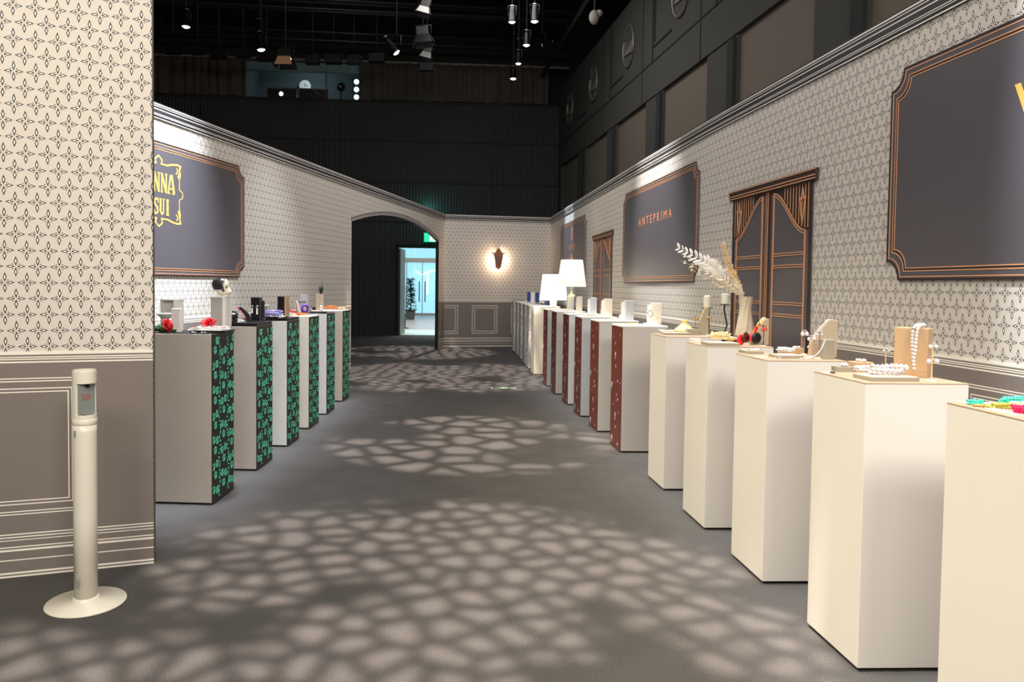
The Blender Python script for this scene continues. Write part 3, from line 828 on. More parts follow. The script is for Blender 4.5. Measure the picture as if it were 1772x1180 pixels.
for i, (x, y) in enumerate(PL):
    t = thing('floral_pedestal', LLAB[i], 'pedestal', (x, y, 0), TL, 'jade floral pedestals on the left')
    ped_body(t, HL_, mat('floral_pedestal_face_%d' % i, LF[i], .18 if i < 2 else .3), -DW, -.003)
    MB().box((-.001, DW / 2, HL_ / 2), (.006, DW, HL_ - .012)).build('side_panel', M_FLOR, t)
    if i == 0:
        fo = [fm.build('flower_print', M_JADE, t), fd.build('flower_centre_print', M_FLOR, t), lf.build('leaf_print', M_JADE, t)]
    else:
        for mm in fo: cc = mm.copy(); C.objects.link(cc); cc.parent = t
    MB().box((-DW / 2, DW / 2, HL_ - .001 + (.010 if i in (1, 2) else 0)), (DW - .004, DW - .004, .004 + (.02 if i in (1, 2) else 0))).build('top_board', M_BLACK if i in (0, 1, 2, 4) else M_WHITEB, t)
#PRODUCTS
# ------------------------------------------------------------------ things standing on the pedestals
def cat_rom(P, n=6, closed=False):
    P = [Vector(p) for p in P]; N = len(P); out = []
    for i in range(N if closed else N - 1):
        g = (lambda k: P[k % N]) if closed else (lambda k: P[min(max(k, 0), N - 1)])
        a, b, c_, d = g(i - 1), g(i), g(i + 1), g(i + 2)
        for j in range(n):
            t = j / n; out.append(.5 * ((2 * b) + (c_ - a) * t + (2 * a - 5 * b + 4 * c_ - d) * t * t + (3 * b - a - 3 * c_ + d) * t ** 3))
    if not closed: out.append(P[-1])
    return out


def beads(pts, r, closed=False, smooth_n=6, n=6, mb=None):
    """string of touching beads as one swelling tube"""
    P = cat_rom(pts, smooth_n, closed)
    if closed: P.append(P[0])
    L = [0]
    for a, b in zip(P, P[1:]): L.append(L[-1] + (b - a).length)
    nb = max(2, int(L[-1] / (2 * r))); mb = mb or MB(); Q, R = [], []; K = 5
    for k in range(nb * K + 1):
        s = L[-1] * k / (nb * K); i = 0
        while i < len(L) - 2 and L[i + 1] < s: i += 1
        t = (s - L[i]) / max(L[i + 1] - L[i], 1e-9); Q.append(P[i].lerp(P[i + 1], t))
        ph = (k % K) / K; R.append(max(.22, math.sin(PI * ph)))
    mb.tube(Q, r, n, False, lambda u: R[min(int(round(u * nb * K)), nb * K)])
    return mb


RECTS = [(x, y, 1, TR) for x, y in [R0] + PR] + [(p.x, p.y, 1, TR) for p in FARP] + [(x, y, -1, TL) for x, y in PL]


def on(px, py, z, mg=.025):
    """point on a pedestal top, kept inside the nearest pedestal"""
    p = onz(px, py, z)
    if z < 1.1: return p
    best = None; D = Vector((p.x, p.y)); T = D.length; D = D / T
    for x, y, sd, th in RECTS:
        if (sd < 0) != (p.x < 0): continue
        U = Vector((math.cos(th), math.sin(th))) * sd; W_ = Vector((-math.sin(th), math.cos(th))); O_ = Vector((x, y))
        lo, hi = -1e9, 1e9
        for ax in (U, W_):
            a, b = D.dot(ax), O_.dot(ax)
            t0, t1 = sorted(((b + mg) / a, (b + DW - mg) / a)) if abs(a) > 1e-6 else (-1e9, 1e9)
            lo, hi = max(lo, t0), min(hi, t1)
        if lo > hi:
            u = min(max((p.xy - O_).dot(U), mg), DW - mg); v = min(max((p.xy - O_).dot(W_), mg), DW - mg); q = O_ + U * u + W_ * v; e = (q - p.xy).length * 3 + .05
        else:
            t = min(max(T, lo), hi); q = D * t; e = (T - t) if t < T else (t - T) * 1.7
        if best is None or e < best[0]: best = (e, q.x, q.y)
    return Vector((best[1], best[2], z))
def scl(p): return p.y / FPX
ZR, ZL = HR_, HL_
G = lambda nm: nm


def blk(name, label, cat, x0, x1, yb, yt, z, m, dep=.08, rz=TR, group=None, bev=.0015, part=None):
    p = on((x0 + x1) / 2, yb, z); s = scl(p); w_, h_ = (x1 - x0) * s, (yb - yt) * s
    o = MB().box((0, dep / 2, h_ / 2), (w_, dep, h_)).build(name, m, None, bevel=bev)
    o.location = p; o.rotation_euler = (0, 0, rz); tag(o, label, cat, group); o['_h'] = h_; return o, p, w_, h_


def tray(label, x0, x1, yf, z, dep, h_=.018, m=None, rz=TR, name='display_tray', group='flat display trays'):
    p = on((x0 + x1) / 2, yf, z); w_ = (x1 - x0) * scl(p)
    t = thing(name, label, 'tray', p, rz, group)
    MB().box((0, dep / 2, h_ / 2 - .0015), (w_, dep, h_ - .003)).build('base', m or M_BEIGE2, t)
    MB().box((0, dep / 2, h_ - .002), (w_ - .006, dep - .006, .004)).build('pad', mat('tray_pad', (.78, .73, .65), .8), t)
    return t, p, w_, z + h_


def heap(name, label, cat, c_, rx, ry, r, m, loops=3, seed=1, group=None, rise=1.0):
    """necklace coiled loosely on a flat surface: one bead string"""
    rnd = random.Random(seed); P = []
    for k in range(loops * 9):
        a = 2 * PI * k / 9; q = .55 + .45 * rnd.random()
        P.append((c_[0] + rx * q * math.cos(a), c_[1] + ry * q * math.sin(a), c_[2] + r * (1 + 1.7 * rise * (k // 9) * rnd.uniform(.6, 1))))
    o = beads(P, r, True, 4, 5).build(name, m, None, True); return tag(o, label, cat, group)


def card(label, px, py, z, w_=.05, d_=.03, m=None, rz=TR):
    p = on(px, py, z); o = MB().box((0, 0, .0012), (w_, d_, .0024)).build('price_card', m or M_WHITEB); o.location = p; o.rotation_euler = (0, 0, rz)
    return tag(o, label, 'card', 'white cards lying on the pedestals')


def tstand(label, px, pyb, pyt, z, m=M_PALEGOLD, barpx=14, group='little T shaped earring stands', base=None):
    p = on(px, pyb, z); s = scl(p); h_ = (pyb - pyt) * s
    t = thing('earring_stand', label, 'earring stand', p, TR, group)
    MB().lathe([(.018, 0), (.018, .003), (.004, .005)], (0, 0, 0), 16).build('base', base or M_WHITEB, t)
    MB().tube([(0, 0, .004), (0, 0, h_)], .0022, 6).build('pole', m, t)
    MB().box((0, 0, h_), (barpx * s, .006, .004)).build('bar', m, t)
    return t, p, h_


def earrings(label, p, dz, s, m, cat='earrings', name='earring_pair', sep=.012, group=None, y=-.005):
    mb = MB()
    for k_ in (-1, 1): mb.ball((k_ * sep, y, dz), s, 8, 6, 1.15)
    mb.tube([(-sep, y, dz + s * .8), (-sep, y * .5, dz + s * 2), (sep, y * .5, dz + s * 2), (sep, y, dz + s * .8)], .0012, 4)
    o = mb.build(name, m, None, True); o.location = p; o.rotation_euler = (0, 0, TR); return tag(o, label, cat, group)


def bust(label, px, pyb, pyt, z, wpx, m=M_BEIGE2, lean=.09, thick=.045, rz=-.55, width=.085):
    """curved ramp shaped necklace display facing the aisle"""
    p = on(px, pyb, z); s = scl(p); h_ = (pyb - pyt) * s; n = 10
    front = [(lean * (k / n) ** 1.9, h_ * k / n * (1 - .04 * k / n)) for k in range(n + 1)]
    back = [(lean + thick, front[-1][1] - .004), (lean + thick, 0)] if lean > 0 else [(x + thick + .012 * (1 - k / n), zz + .004) for k, (x, zz) in list(enumerate(front))[::-1]]
    t = thing('necklace_bust', label, 'necklace display', p, rz, 'curved necklace display busts')
    mb = MB(); mb.prism([(x, zz) for x, zz in front] + back, -width / 2, width / 2, lambda q: Vector((q.x, q.z, max(q.y, 0))))
    mb.build('curved_stand', m, t); return t, p, h_, (lambda u, v: Matrix.Rotation(rz, 3, 'Z') @ Vector((lean * u ** 1.9 - .006, v, h_ * u * (1 - .04 * u))) + p)


def drape(name, label, f, r, m, u0=.25, wv=.03, cat='necklace', top=1.0, k=.0):
    P = [f(top, wv * .9), f(.8, wv), f(.55, wv * .75), f(.35, wv * .4), f(u0, 0), f(.35, -wv * .4), f(.55, -wv * .75), f(.8, -wv), f(top, -wv * .9)]
    o = beads(P, r, False, 5, 6).build(name, m, None, True); return tag(o, label, cat)


# --- nearest pedestal (right edge): coloured jewellery
z = ZR
card('long white card lying at the left end of the nearest pedestal', 1680, 698, z, .03, .085)
card('white card at the front edge of the nearest pedestal beside the magenta necklace', 1737, 712.5, z, .03, .12)
card('large white card behind the teal beads on the nearest pedestal', 1712, 697, z + .0005, .07, .035)
heap('bead_bracelet', 'teal and white bead bracelet at the left of the nearest pedestal', 'bracelet', on(1688, 700, z), .028, .016, .005, M_TEAL, 2, 3)
heap('bead_bracelet', 'gold bead bracelet lying against the teal bracelet, nearest pedestal', 'bracelet', on(1699, 704, z), .030, .012, .005, M_GOLD, 1, 13)
heap('bead_necklace', 'long teal bead necklace at the back of the nearest pedestal', 'necklace', on(1758, 699, z), .055, .028, .005, M_TEAL, 3, 4)
heap('bead_necklace', 'olive green glass necklace in the middle of the nearest pedestal', 'necklace', on(1735, 706, z), .05, .022, .005, M_OLIVE, 2, 5)
heap('bead_necklace', 'pale yellow bead necklace between the olive and magenta ones', 'necklace', on(1763, 706, z), .03, .015, .006, M_PALEGOLD, 2, 6)
heap('bead_necklace', 'magenta bead necklace at the right frame edge', 'necklace', on(1772, 716, z), .045, .028, .0055, M_MAGENTA, 3, 7)
# --- pearl pedestal
t, p, w_, zt = tray('beige tray under the heap of white pearls', 1506, 1592, 660.5, z, .13)
heap('pearl_necklace', 'heap of large white pearls on the beige tray', 'necklace', on(1536, 648, zt), .085, .035, .0085, M_PEARL, 3, 8)
heap('pearl_bracelet', 'pearl bracelet at the far left end of the beige pearl tray', 'bracelet', on(1492, 643, zt), .035, .022, .008, M_PEARL, 2, 9)
bx = MB().box((0, 0, .102), (.125, .085, .204)).build('display_block', mat('caramel_block', (.74, .62, .48), .8, bump=.2), None, bevel=.002)
bx.location = on(1604, 655, z) + Vector((-.01, .085, 0)); bx.rotation_euler = (0, 0, -.75); tag(bx, 'tall caramel block with a long pearl necklace hung over its top', 'block')
bp_ = Vector(bx.location)
def bl(px, py, dy=0): return ony(px, py, bp_.y + dy)
P = [bl(1582, 640, -.078), bl(1580, 620, -.075), bl(1579, 600, -.07), bl(1579, 580, -.06), bl(1582, 566, -.055), bl(1590, 561.5, -.03), bl(1600, 563, 0.0), bl(1596, 562.0, -.04), bl(1589, 567, -.07), bl(1586, 585, -.085), bl(1584, 605, -.09), bl(1582, 622, -.088)]
tag(beads(P, .0075, True, 5, 6).build('pearl_necklace', M_PEARL, None, True), 'long pearl necklace hanging down the front of the tall caramel block', 'necklace')
t, p, h_ = tstand('earring stand with two pearl bars in front of the caramel block', 1612, 659, 597, z, M_PALEGOLD, 13)
MB().box((0, 0, h_ * .6), (.034, .006, .004)).build('bar', M_PALEGOLD, t)
earrings('white pearl cluster earrings on the upper bar by the caramel block', p, h_ - .006, .0075, M_PEARL); earrings('wide pearl earrings on the lower bar by the caramel block', p, h_ * .6 - .007, .0095, M_PEARL, sep=.016)
t, p, h_ = tstand('short earring stand behind the pearl tray', 1532, 641, 604, z, M_PALEGOLD, 12); earrings('small pearl studs on the short stand behind the tray', p, h_ + .001, .005, M_PEARL)
t, p, h_ = tstand('tall earring stand just left of the caramel block', 1556, 643, 584, z, M_PALEGOLD, 14); earrings('dark and gold drop earrings on the tall stand left of the caramel block', p, h_ - .014, .007, M_GOLD); earrings('small white pearls along the tall stand bar', p, h_ + .002, .005, M_PEARL, sep=.016)
b, p, w_, h_ = blk('display_block', 'small caramel block with a pearl bracelet on top', 'block', 1481, 1512, 641, 624, z, mat('caramel_block', (.74, .62, .48)), .07)
heap('pearl_bracelet', 'pearl and jet bracelet on the small caramel block', 'bracelet', p + Vector((0, .035, h_)), .022, .02, .007, M_PEARL, 1, 10)
b, p, w_, h_ = blk('display_block', 'low grey beige block holding one pearl brooch', 'block', 1450, 1479, 643, 634, z, M_BEIGE2, .06)
heap('pearl_brooch', 'pearl brooch on the low block at the back left of the pearl pedestal', 'brooch', p + Vector((0, .02, h_)), .014, .01, .007, M_PEARL, 1, 11)
card('white card at the back left corner of the pearl pedestal', 1434, 645.5, z, .045, .03)
o = MB().torus((0, 0, .008), .008, .0035).build('jet_ring', M_BLACK, None, True); o.location = on(1441, 648, z); tag(o, 'black jet ring at the back left corner of the pearl pedestal', 'ring')
# --- pedestal with pearl bust
t, p, w_, zt = tray('grey beige tray at the back left of the bust pedestal', 1294, 1322, 613, z, .13)
heap('chain_necklace', 'silver chain lying on the back left tray', 'necklace', on(1306, 603.5, zt), .045, .03, .004, M_SILVER, 2, 12)
t, p, w_, zt = tray('wide grey beige tray at the front of the bust pedestal', 1347, 1391, 621, z, .12)
heap('chain_necklace', 'silver chain and pearls heaped on the front tray of the bust pedestal', 'necklace', on(1360, 609, zt), .06, .03, .006, M_SILVER, 3, 14)
card('white card in front of the back left tray, bust pedestal', 1316, 618, z, .06, .025)
b, p, w_, h_ = blk('display_block', 'left one of the two little caramel blocks behind the trays', 'block', 1352, 1367, 606, 598, z, mat('caramel_block', (1, 1, 1)), .05)
heap('pearl_bracelet', 'thin pearl bracelet on the left little caramel block', 'bracelet', p + Vector((0, .025, h_)), .022, .016, .005, M_PEARL, 1, 15)
b, p, w_, h_ = blk('display_block', 'right one of the two little caramel blocks, beside the bust', 'block', 1371, 1392, 609, 599, z, mat('caramel_block', (1, 1, 1)), .05)
heap('pearl_bracelet', 'pearl bracelet on the right little caramel block', 'bracelet', p + Vector((0, .025, h_)), .026, .016, .006, M_PEARL, 1, 16)
t, p, h_, f = bust('tall curved beige bust with a fine pearl pendant necklace', 1399, 615, 549, z, 30, M_BEIGE, .10, .032, -.35, .12)
drape('pearl_pendant_necklace', 'fine pearl pendant necklace on the tall curved beige bust', f, .0035, M_PEARL, .28, .03)
o = MB().ball((0, 0, 0), .008).build('pearl_pendant', M_PEARL, None, True); o.location = f(.22, 0); tag(o, 'round pearl pendant low on the curved beige bust', 'pendant')
o = beads([f(.98, .03), f(.9, .0), f(.98, -.03)], .006).build('diamond_collar', M_SILVER, None, True); tag(o, 'bright collar piece across the top of the curved beige bust', 'necklace')
b, p, w_, h_ = blk('display_block', 'square grey beige block right of the curved bust with a looped chain', 'block', 1424, 1443, 622, 588, z, M_BEIGE2, .07, -.2)
o = beads([p + Vector((-.025, -.004, h_ + .004)), p + Vector((-.045, -.01, h_ * .5)), p + Vector((-.10, -.02, .006)), p + Vector((-.15, -.01, .006)), p + Vector((-.10, -.03, .012)), p + Vector((-.05, -.015, h_ * .45)), p + Vector((-.015, -.003, h_ + .004))], .0035).build('pearl_necklace', M_PEARL, None, True); tag(o, 'two strand pearl rope falling from the square block onto the pedestal', 'necklace')
t, p, h_ = tstand('earring stand with big white drops between blocks and bust', 1391, 606, 566, z, M_SILVER, 10); earrings('big white drop earrings left of the curved bust', p, h_ - .016, .011, M_PEARL)
t, p, h_ = tstand('earring stand in front of the curved bust', 1403, 617, 585, z, M_BRONZE, 14); earrings('white pearl earrings on the stand in front of the curved bust', p, h_ - .004, .009, M_PEARL, sep=.015)
t, p, h_ = tstand('earring stand with crystal drops right of the curved bust', 1417, 620, 573, z, M_SILVER, 12); earrings('crystal drop earrings right of the curved bust', p, h_ - .02, .008, M_SILVER)
earrings('little pearl studs lying at the front edge of the bust pedestal', on(1345, 622.5, z), .006, .005, M_PEARL, group=None); earrings('little pearl studs lying by the right front of the bust pedestal', on(1402, 621.5, z), .006, .006, M_PEARL)
# --- red and black earring pedestal
b, p, w_, h_ = blk('gift_box', 'pale pink box at the back left of the red earring pedestal', 'box', 1199, 1213, 592, 586, z, mat('pale_pink_box', (.96, .88, .86), .5), .07)
t, p, w_, zt = tray('grey beige tray heaped with chunky gold chains', 1226, 1281, 599.5, z, .14, .022)
heap('gold_necklace', 'chunky gold and ivory chain heap on the tray beside the red earrings', 'necklace', on(1246, 587, zt), .075, .045, .008, M_PALEGOLD, 4, 17)
heap('gold_necklace', 'low gold chain at the front of the same tray', 'necklace', on(1264, 590, zt), .03, .025, .007, M_GOLD, 2, 18)
for px, py, rr, m, lb, th in ((1282, 588.5, .034, M_RED, 'big round red earring leaning at the front', .4), (1290.5, 584, .034, M_BROWN, 'round dark brown earring between the two red ones', .5), (1299, 584.5, .030, M_RED, 'narrow red disc earring seen almost edge on', 1.25), (1309, 585, .036, M_BLACK, 'round black earring right of the red ones', .25)):
    p = ony(px, py, 4.80); o = MB().lathe([(.004, -.006), (rr * .8, -.006), (rr, 0), (rr * .8, .006), (.004, .006)], (0, 0, 0), 22).build('disc_earring', m, None, True)
    o.rotation_euler = (PI / 2, 0, th); o.location = (p.x, p.y, max(p.z, z + rr + .003)); tag(o, lb, 'earring', 'round disc earrings')
b, p, w_, h_ = blk('display_block', 'low beige block under the disc earrings', 'block', 1299, 1323, 597, 590, z, M_BEIGE2, .035)
t, p, h_, f = bust('curved bust wearing the chunky red and gold chain', 1303, 588, 541, z, 30, M_BEIGE, .075, .018, -.35, .10)
for k_, (m, a, b2, nm) in enumerate(((M_PALEGOLD, .98, .80, 'ivory top'), (M_GOLD, .80, .66, 'gold upper'), (M_RED, .66, .5, 'red middle'), (M_ORANGE, .5, .38, 'orange lower'), (M_PALEGOLD, .38, .1, 'pale gold tip'))):
    mb = MB()
    for q in range(3):
        u = a + (b2 - a) * (q + .5) / 3
        for v in ((-.03, 0, .03) if k_ < 4 else (-.012, .012)):
            c0 = f(u, v * (1 - k_ * .12)); mb.torus(c0, .0125, .0042, PI / 2.6, q + v * 40, 10, 5)
    o = mb.build('chain_link_section', m, None, True)
    if k_ == 0: root = thing('chunky_chain_necklace', 'chunky chain necklace with red, orange and gold links on a curved bust', 'necklace')
    o.parent = root
t, p, h_ = tstand('earring stand behind the chunky chain bust', 1321, 590, 555, z, M_BLACK, 10)
for k_, px in enumerate((-.009, .010)):
    mb = MB(); mb.torus((px, -.008, h_ - .022), .0065, .003, PI / 2, 0, 14, 6, 1.5); mb.tube([(px, -.004, h_), (px, -.008, h_ - .012)], .002, 4); o = mb.build('hoop_earring', M_RED, None, True); o.location = p; tag(o, ('left' if not k_ else 'right') + ' one of two dark red teardrop hoops on the stand', 'earring', 'teardrop hoop earrings')
heap('gold_necklace', 'thin gold chain on the far corner of the red earring pedestal', 'necklace', on(1285, 592, z), .03, .02, .004, M_GOLD, 1, 19) if 0 else None
# --- jar pedestal
t, p, w_, zt = tray('wide beige tray with a white patterned card on it, jar pedestal', 1150, 1196, 580, z, .13)
o = MB().box((0, 0, .003), (.17, .05, .006)).build('name_plate', M_WHITEB); o.location = on(1162, 571.5, zt); o.rotation_euler = (0, 0, TR); tag(o, 'white plate with silver pieces lying on the wide beige tray', 'plate')
heap('silver_bracelet', 'silver and black bracelet at the left of the wide tray', 'bracelet', on(1144, 571.5, z + .018), .025, .015, .004, M_SILVER, 2, 20)
o = MB().lathe([(.022, 0), (.05, .006), (.078, .026), (.074, .038), (.04, .066), (.024, .084), (.024, .094), (.030, .108), (.024, .109), (.018, .09)], (0, 0, 0), 28).build('squat_jar', mat('ochre_glass', (.94, .82, .58), .15, spec=.8), None, True)
o.location = on(1184, 573, z, .06) ; tag(o, 'squat yellow glazed jar with a narrow neck', 'jar')
heap('gold_bracelet', 'gold bangles lying at the front edge of the jar pedestal', 'bracelet', on(1163, 579.5, z), .02, .012, .004, M_GOLD, 1, 21)
o = MB().torus((0, 0, .006), .028, .004, .15, 0, 20).build('gold_bangle', M_GOLD, None, True); o.location = on(1178, 578, z); tag(o, 'open gold bangle in front of the squat jar', 'bangle')
b, p, w_, h_ = blk('display_block', 'low grey beige block between jar and bust', 'block', 1190, 1210, 580, 569.5, z, M_BEIGE2, .05)
t, p, h_, f = bust('curved grey beige bust with a gold link necklace beside the yellow jar', 1208, 579, 528, z, 22, M_BEIGE2, .065, .014, -.4, .08)
drape('gold_necklace', 'gold link necklace hanging on the bust beside the yellow jar', f, .006, M_GOLD, .38, .03)
t, p, h_ = tstand('gold earring stand left of the gold chain bust', 1203, 573, 545, z + .0, M_GOLD, 7); earrings('gold bar earrings left of the gold chain bust', p, h_ - .012, .007, M_GOLD, sep=.008)
t, p, h_ = tstand('gold earring stand right of the gold chain bust', 1226, 577, 545, z, M_GOLD, 10); earrings('gold dome earrings right of the gold chain bust', p, h_ - .006, .008, M_GOLD, sep=.01)
# --- side table with vase, candles
TZ = 1.085
tb = thing('side_table', 'small white topped side table with black rim behind the pedestals, by the wall', 'table', (2.03, 6.52, 0), -.05)
MB().box((0, 0, TZ - .008), (.56, .34, .016)).build('tabletop', M_WHITEB, tb); MB().box((0, 0, TZ - .028), (.57, .35, .022)).build('rim', M_BLACK, tb)
MB().box((0, 0, (TZ - .04) / 2), (.2, .2, TZ - .04)).build('column', M_BLACK, tb)
vx = onz(1239, 573, TZ); vx.y = min(max(vx.y, 6.45), 6.55)
vz = MB().lathe([(.082, 0), (.083, .01), (.074, .08), (.062, .15), (.051, .21), (.048, .25), (.055, .31), (.060, .34), (.052, .338), (.042, .26)], (0, 0, 0), 9, twist=.16).build('tall_vase', mat('sand_ceramic', (.86, .80, .70), .6, bump=.15), None, False)
vz.location = (vx.x, vx.y, TZ); tag(vz, 'tall faceted sand coloured vase holding dried leaves', 'vase')
M_DRY = mat('dried_leaf', (.95, .90, .80), .7); M_PAMP = mat('pampas_plume', (.90, .76, .56), .8)
def sprig(name, label, tip, bend, nleaf, ll, m, seed, wide=.35):
    rnd = random.Random(seed); a = Vector((vx.x, vx.y, TZ + .30)); b = ony(tip[0], tip[1], vx.y + tip[2]); mid = a.lerp(b, .5) + Vector((bend[0], 0, bend[1]))
    P = cat_rom([Vector((vx.x, vx.y, TZ + .13)), a, a.lerp(mid, .6) + Vector((0, 0, .01)), mid, b], 6)
    mb = MB(); mb.tube(P, .003, 5, False, lambda u: 1 - .6 * u); o1 = mb
    lv = MB(); n0 = int(len(P) * .38)
    for i in range(nleaf):
        u = i / nleaf; k = n0 + (len(P) - 1 - n0) * u; i0 = int(k); p = P[i0].lerp(P[min(i0 + 1, len(P) - 1)], k - i0); d = (P[min(i0 + 1, len(P) - 1)] - P[max(i0 - 1, 0)]).normalized()
        side = d.cross(Vector((0, -1, .0))).normalized()
        for sg_ in (-1, 1):
            L = ll * (1 - .45 * abs(u - .45) * 2) * rnd.uniform(.8, 1.15); dr_ = (d * .75 + side * sg_ * wide * 1.6 + Vector((0, rnd.uniform(-.4, .4), 0))).normalized()
            e = p + dr_ * L; wv = d.cross(dr_).cross(dr_).normalized() * L * .13
            mb.tube([p, p.lerp(e, .35) + wv * .4, p.lerp(e, .7) + wv * .3, e], L * .15, 4, False, lambda q: .3 + 1.0 * math.sin(PI * min(q * .9 + .05, 1)))
    t = tag(mb.build(name, m), label, 'dried leaf', 'dried stems in the tall vase'); return t
sprig('dried_palm_leaf', 'broad white dried leaf arching far to the upper left', (1171, 428, 0), (-.03, .09), 19, .085, mat('bleached_leaf', (.97, .96, .93), .7), 1, .45)
sprig('dried_palm_leaf', 'second dried leaf, just under the broad white one', (1180, 440, .05), (-.02, .05), 13, .05, M_DRY, 2, .3)
sprig('dried_palm_leaf', 'third dried leaf from the top, pointing left', (1178, 451, -.04), (0, .045), 12, .045, M_DRY, 3, .3)
sprig('dried_palm_leaf', 'lowest dried leaf pointing left with a thin tip', (1190, 463, .03), (.0, .01), 11, .04, M_DRY, 4, .3)
sprig('pampas_stem', 'fluffy upright tan plume, tallest on the right of the vase', (1251, 420, 0), (-.02, .0), 34, .055, M_PAMP, 5, .4)
sprig('pampas_stem', 'short tan plume rising left of the tallest plume', (1218, 444, .03), (-.02, .0), 22, .045, M_PAMP, 6, .3)
sprig('pampas_stem', 'short pale sprig leaning right above the vase', (1256, 464, -.02), (.01, .0), 22, .045, M_DRY, 7, .4)
sprig('pampas_stem', 'curly pale sprig in the middle of the vase', (1238, 450, .03), (0, .0), 24, .05, M_DRY, 8, .5)
for px, pt, pb, lb, yy in ((1223.5, 511, 532, 'left', 6.5), (1254.5, 508, 526, 'right', 6.62)):
    q = ony(px, pb, yy); s = yy / FPX; hh = (pb - pt) * s
    c_ = thing('pillar_candle', 'white pillar candle on the %s black candle stand' % lb, 'candle', q, 0, 'pillar candles by the vase')
    MB().lathe([(.030, 0), (.031, hh * .9), (.026, hh * .95), (.004, hh)], (0, 0, .001), 28).build('wax', mat('ivory_wax', (.90, .88, .82), .5), c_)
    MB().tube([(0, 0, hh), (.001, 0, hh + .012)], .0012, 5).build('wick', M_BLACK, c_)
    s_ = thing('candle_stand', 'black candle stand with a flat dish, %s of the two' % lb, 'candle stand', (q.x, q.y, TZ), 0, 'black candle stands by the vase')
    hz = q.z - TZ
    MB().lathe([(.012, 0), (.048, .002), (.05, .006), (.012, .008)], (0, 0, hz - .008), 20).build('dish', M_BLACK, s_, True)
    MB().tube(cat_rom([(0, 0, .01), (.012, 0, .06), (.02, 0, .1), (-.004, 0, hz - .06), (0, 0, hz - .006)], 5), .007, 8).build('curved_stem', M_BLACK, s_, True)
    MB().lathe([(.045, 0), (.045, .006), (.01, .012)], (0, 0, 0), 18).build('foot', M_BLACK, s_, True)
heap('gold_bracelet', 'gold chain lying in front of the tall vase on the side table', 'bracelet', Vector((vx.x + .06, 6.38, TZ)), .025, .012, .005, M_GOLD, 1, 22)
# --- red pedestals: white stands and small jewellery
zb = ZR + .012
def wstand(i, x0, x1, yb, yt, m, slabpx, lab, zz=None):
    zz = zz or zb
    p = on((x0 + x1) / 2, yb, zz); s = scl(p); h_ = (yb - yt) * s; w_ = (x1 - x0) * s * .93
    t = thing('display_tower', lab, 'display stand', p, TR, 'pale display towers on the red sided pedestals')
    MB().box((0, .045, h_ / 2), (w_, .09, h_)).build('tower', m, t, bevel=.002)
    if slabpx: MB().box((-w_ / 2 - slabpx * s / 2 - .001, .075, h_ * .45), (slabpx * s, .06, h_ * .9)).build('side_slab', M_WHITEB, t)
    mb = MB(); mb.torus((0, -.004, h_ * .32), .012, .002, PI / 2); mb.tube([(0, -.003, h_ * .32 + .012), (0, -.002, h_ * .45)], .0015, 4); o = mb.build('chain_ring', M_PALEGOLD, t, True)
    return t, p, h_
PL5 = mat('warm_white_board', (.94, .90, .83), .5)
wstand(5, 1128, 1145, 561, 524, PL5, 4, 'warm white display tower on the nearest red sided pedestal')
wstand(6, 1082, 1097, 554.5, 520, M_GREYB, 4, 'pale grey display tower on the second red sided pedestal')
wstand(7, 1046, 1060, 547.5, 517, PL5, 3, 'cream display tower on the third red sided pedestal, in front of the far printed doors')
wstand(8, 1022, 1033, 543, 515, M_GREYB, 3, 'pale grey display tower on the fourth red sided pedestal')
wstand(9, 998, 1008, 538.5, 513, PL5, 0, 'cream display tower right behind the front table lamp')
for k_, (px, py, m, lb, rr) in enumerate(((1095, 561, M_PALEGOLD, 'nearest', .05), (1120, 561, M_WHITEB, 'nearest, right', .04), (1060, 552.5, M_PALEGOLD, 'second', .05), (1068, 551.5, M_SILVER, 'second, right', .03), (1022, 545.5, M_BRONZE, 'third', .06), (1035, 545, M_PALEGOLD, 'third, right', .04), (1000, 541.5, M_PALEGOLD, 'fourth', .05), (978, 537, M_BRONZE, 'fifth', .06), (965, 534, M_PALEGOLD, 'farthest', .05))):
    heap('fine_necklace', 'fine metal necklace lying on the white top of the red sided pedestal: %s' % lb, 'necklace', on(px, py, zb), rr, .03, .004, m, 2, 30 + k_, 'fine necklaces on the red sided pedestals')
for k_, (px, py, lb) in enumerate(((1110, 562.5, 'nearest'), (1048, 555, 'second'), (1010, 546, 'third'), (985, 541.5, 'fourth'))):
    card('small white card on the front of the %s red sided pedestal' % lb, px, py, zb, .08, .04)
b, p, w_, h_ = blk('display_block', 'low pale grey block by the tower on the second red sided pedestal', 'block', 1071, 1082, 554, 550.5, zb, M_GREYB, .05)
heap('pearl_brooch', 'white flower brooch on the low pale grey block', 'brooch', p + Vector((0, .02, h_)), .03, .015, .01, M_WHITEB, 2, 41)
o = MB().torus((0, 0, 0), .03, .005, PI / 2, .5).build('silver_bangle', M_SILVER, None, True); o.location = ony(1125, 543, 7.12); tag(o, 'silver bangle hooked on the side of the nearest white tower', 'bangle')
o.location.x -= .0
t, p, h_ = tstand('white ring stand between two towers on the third red sided pedestal', 1039, 548, 535.5, zb, M_WHITEB, 5)
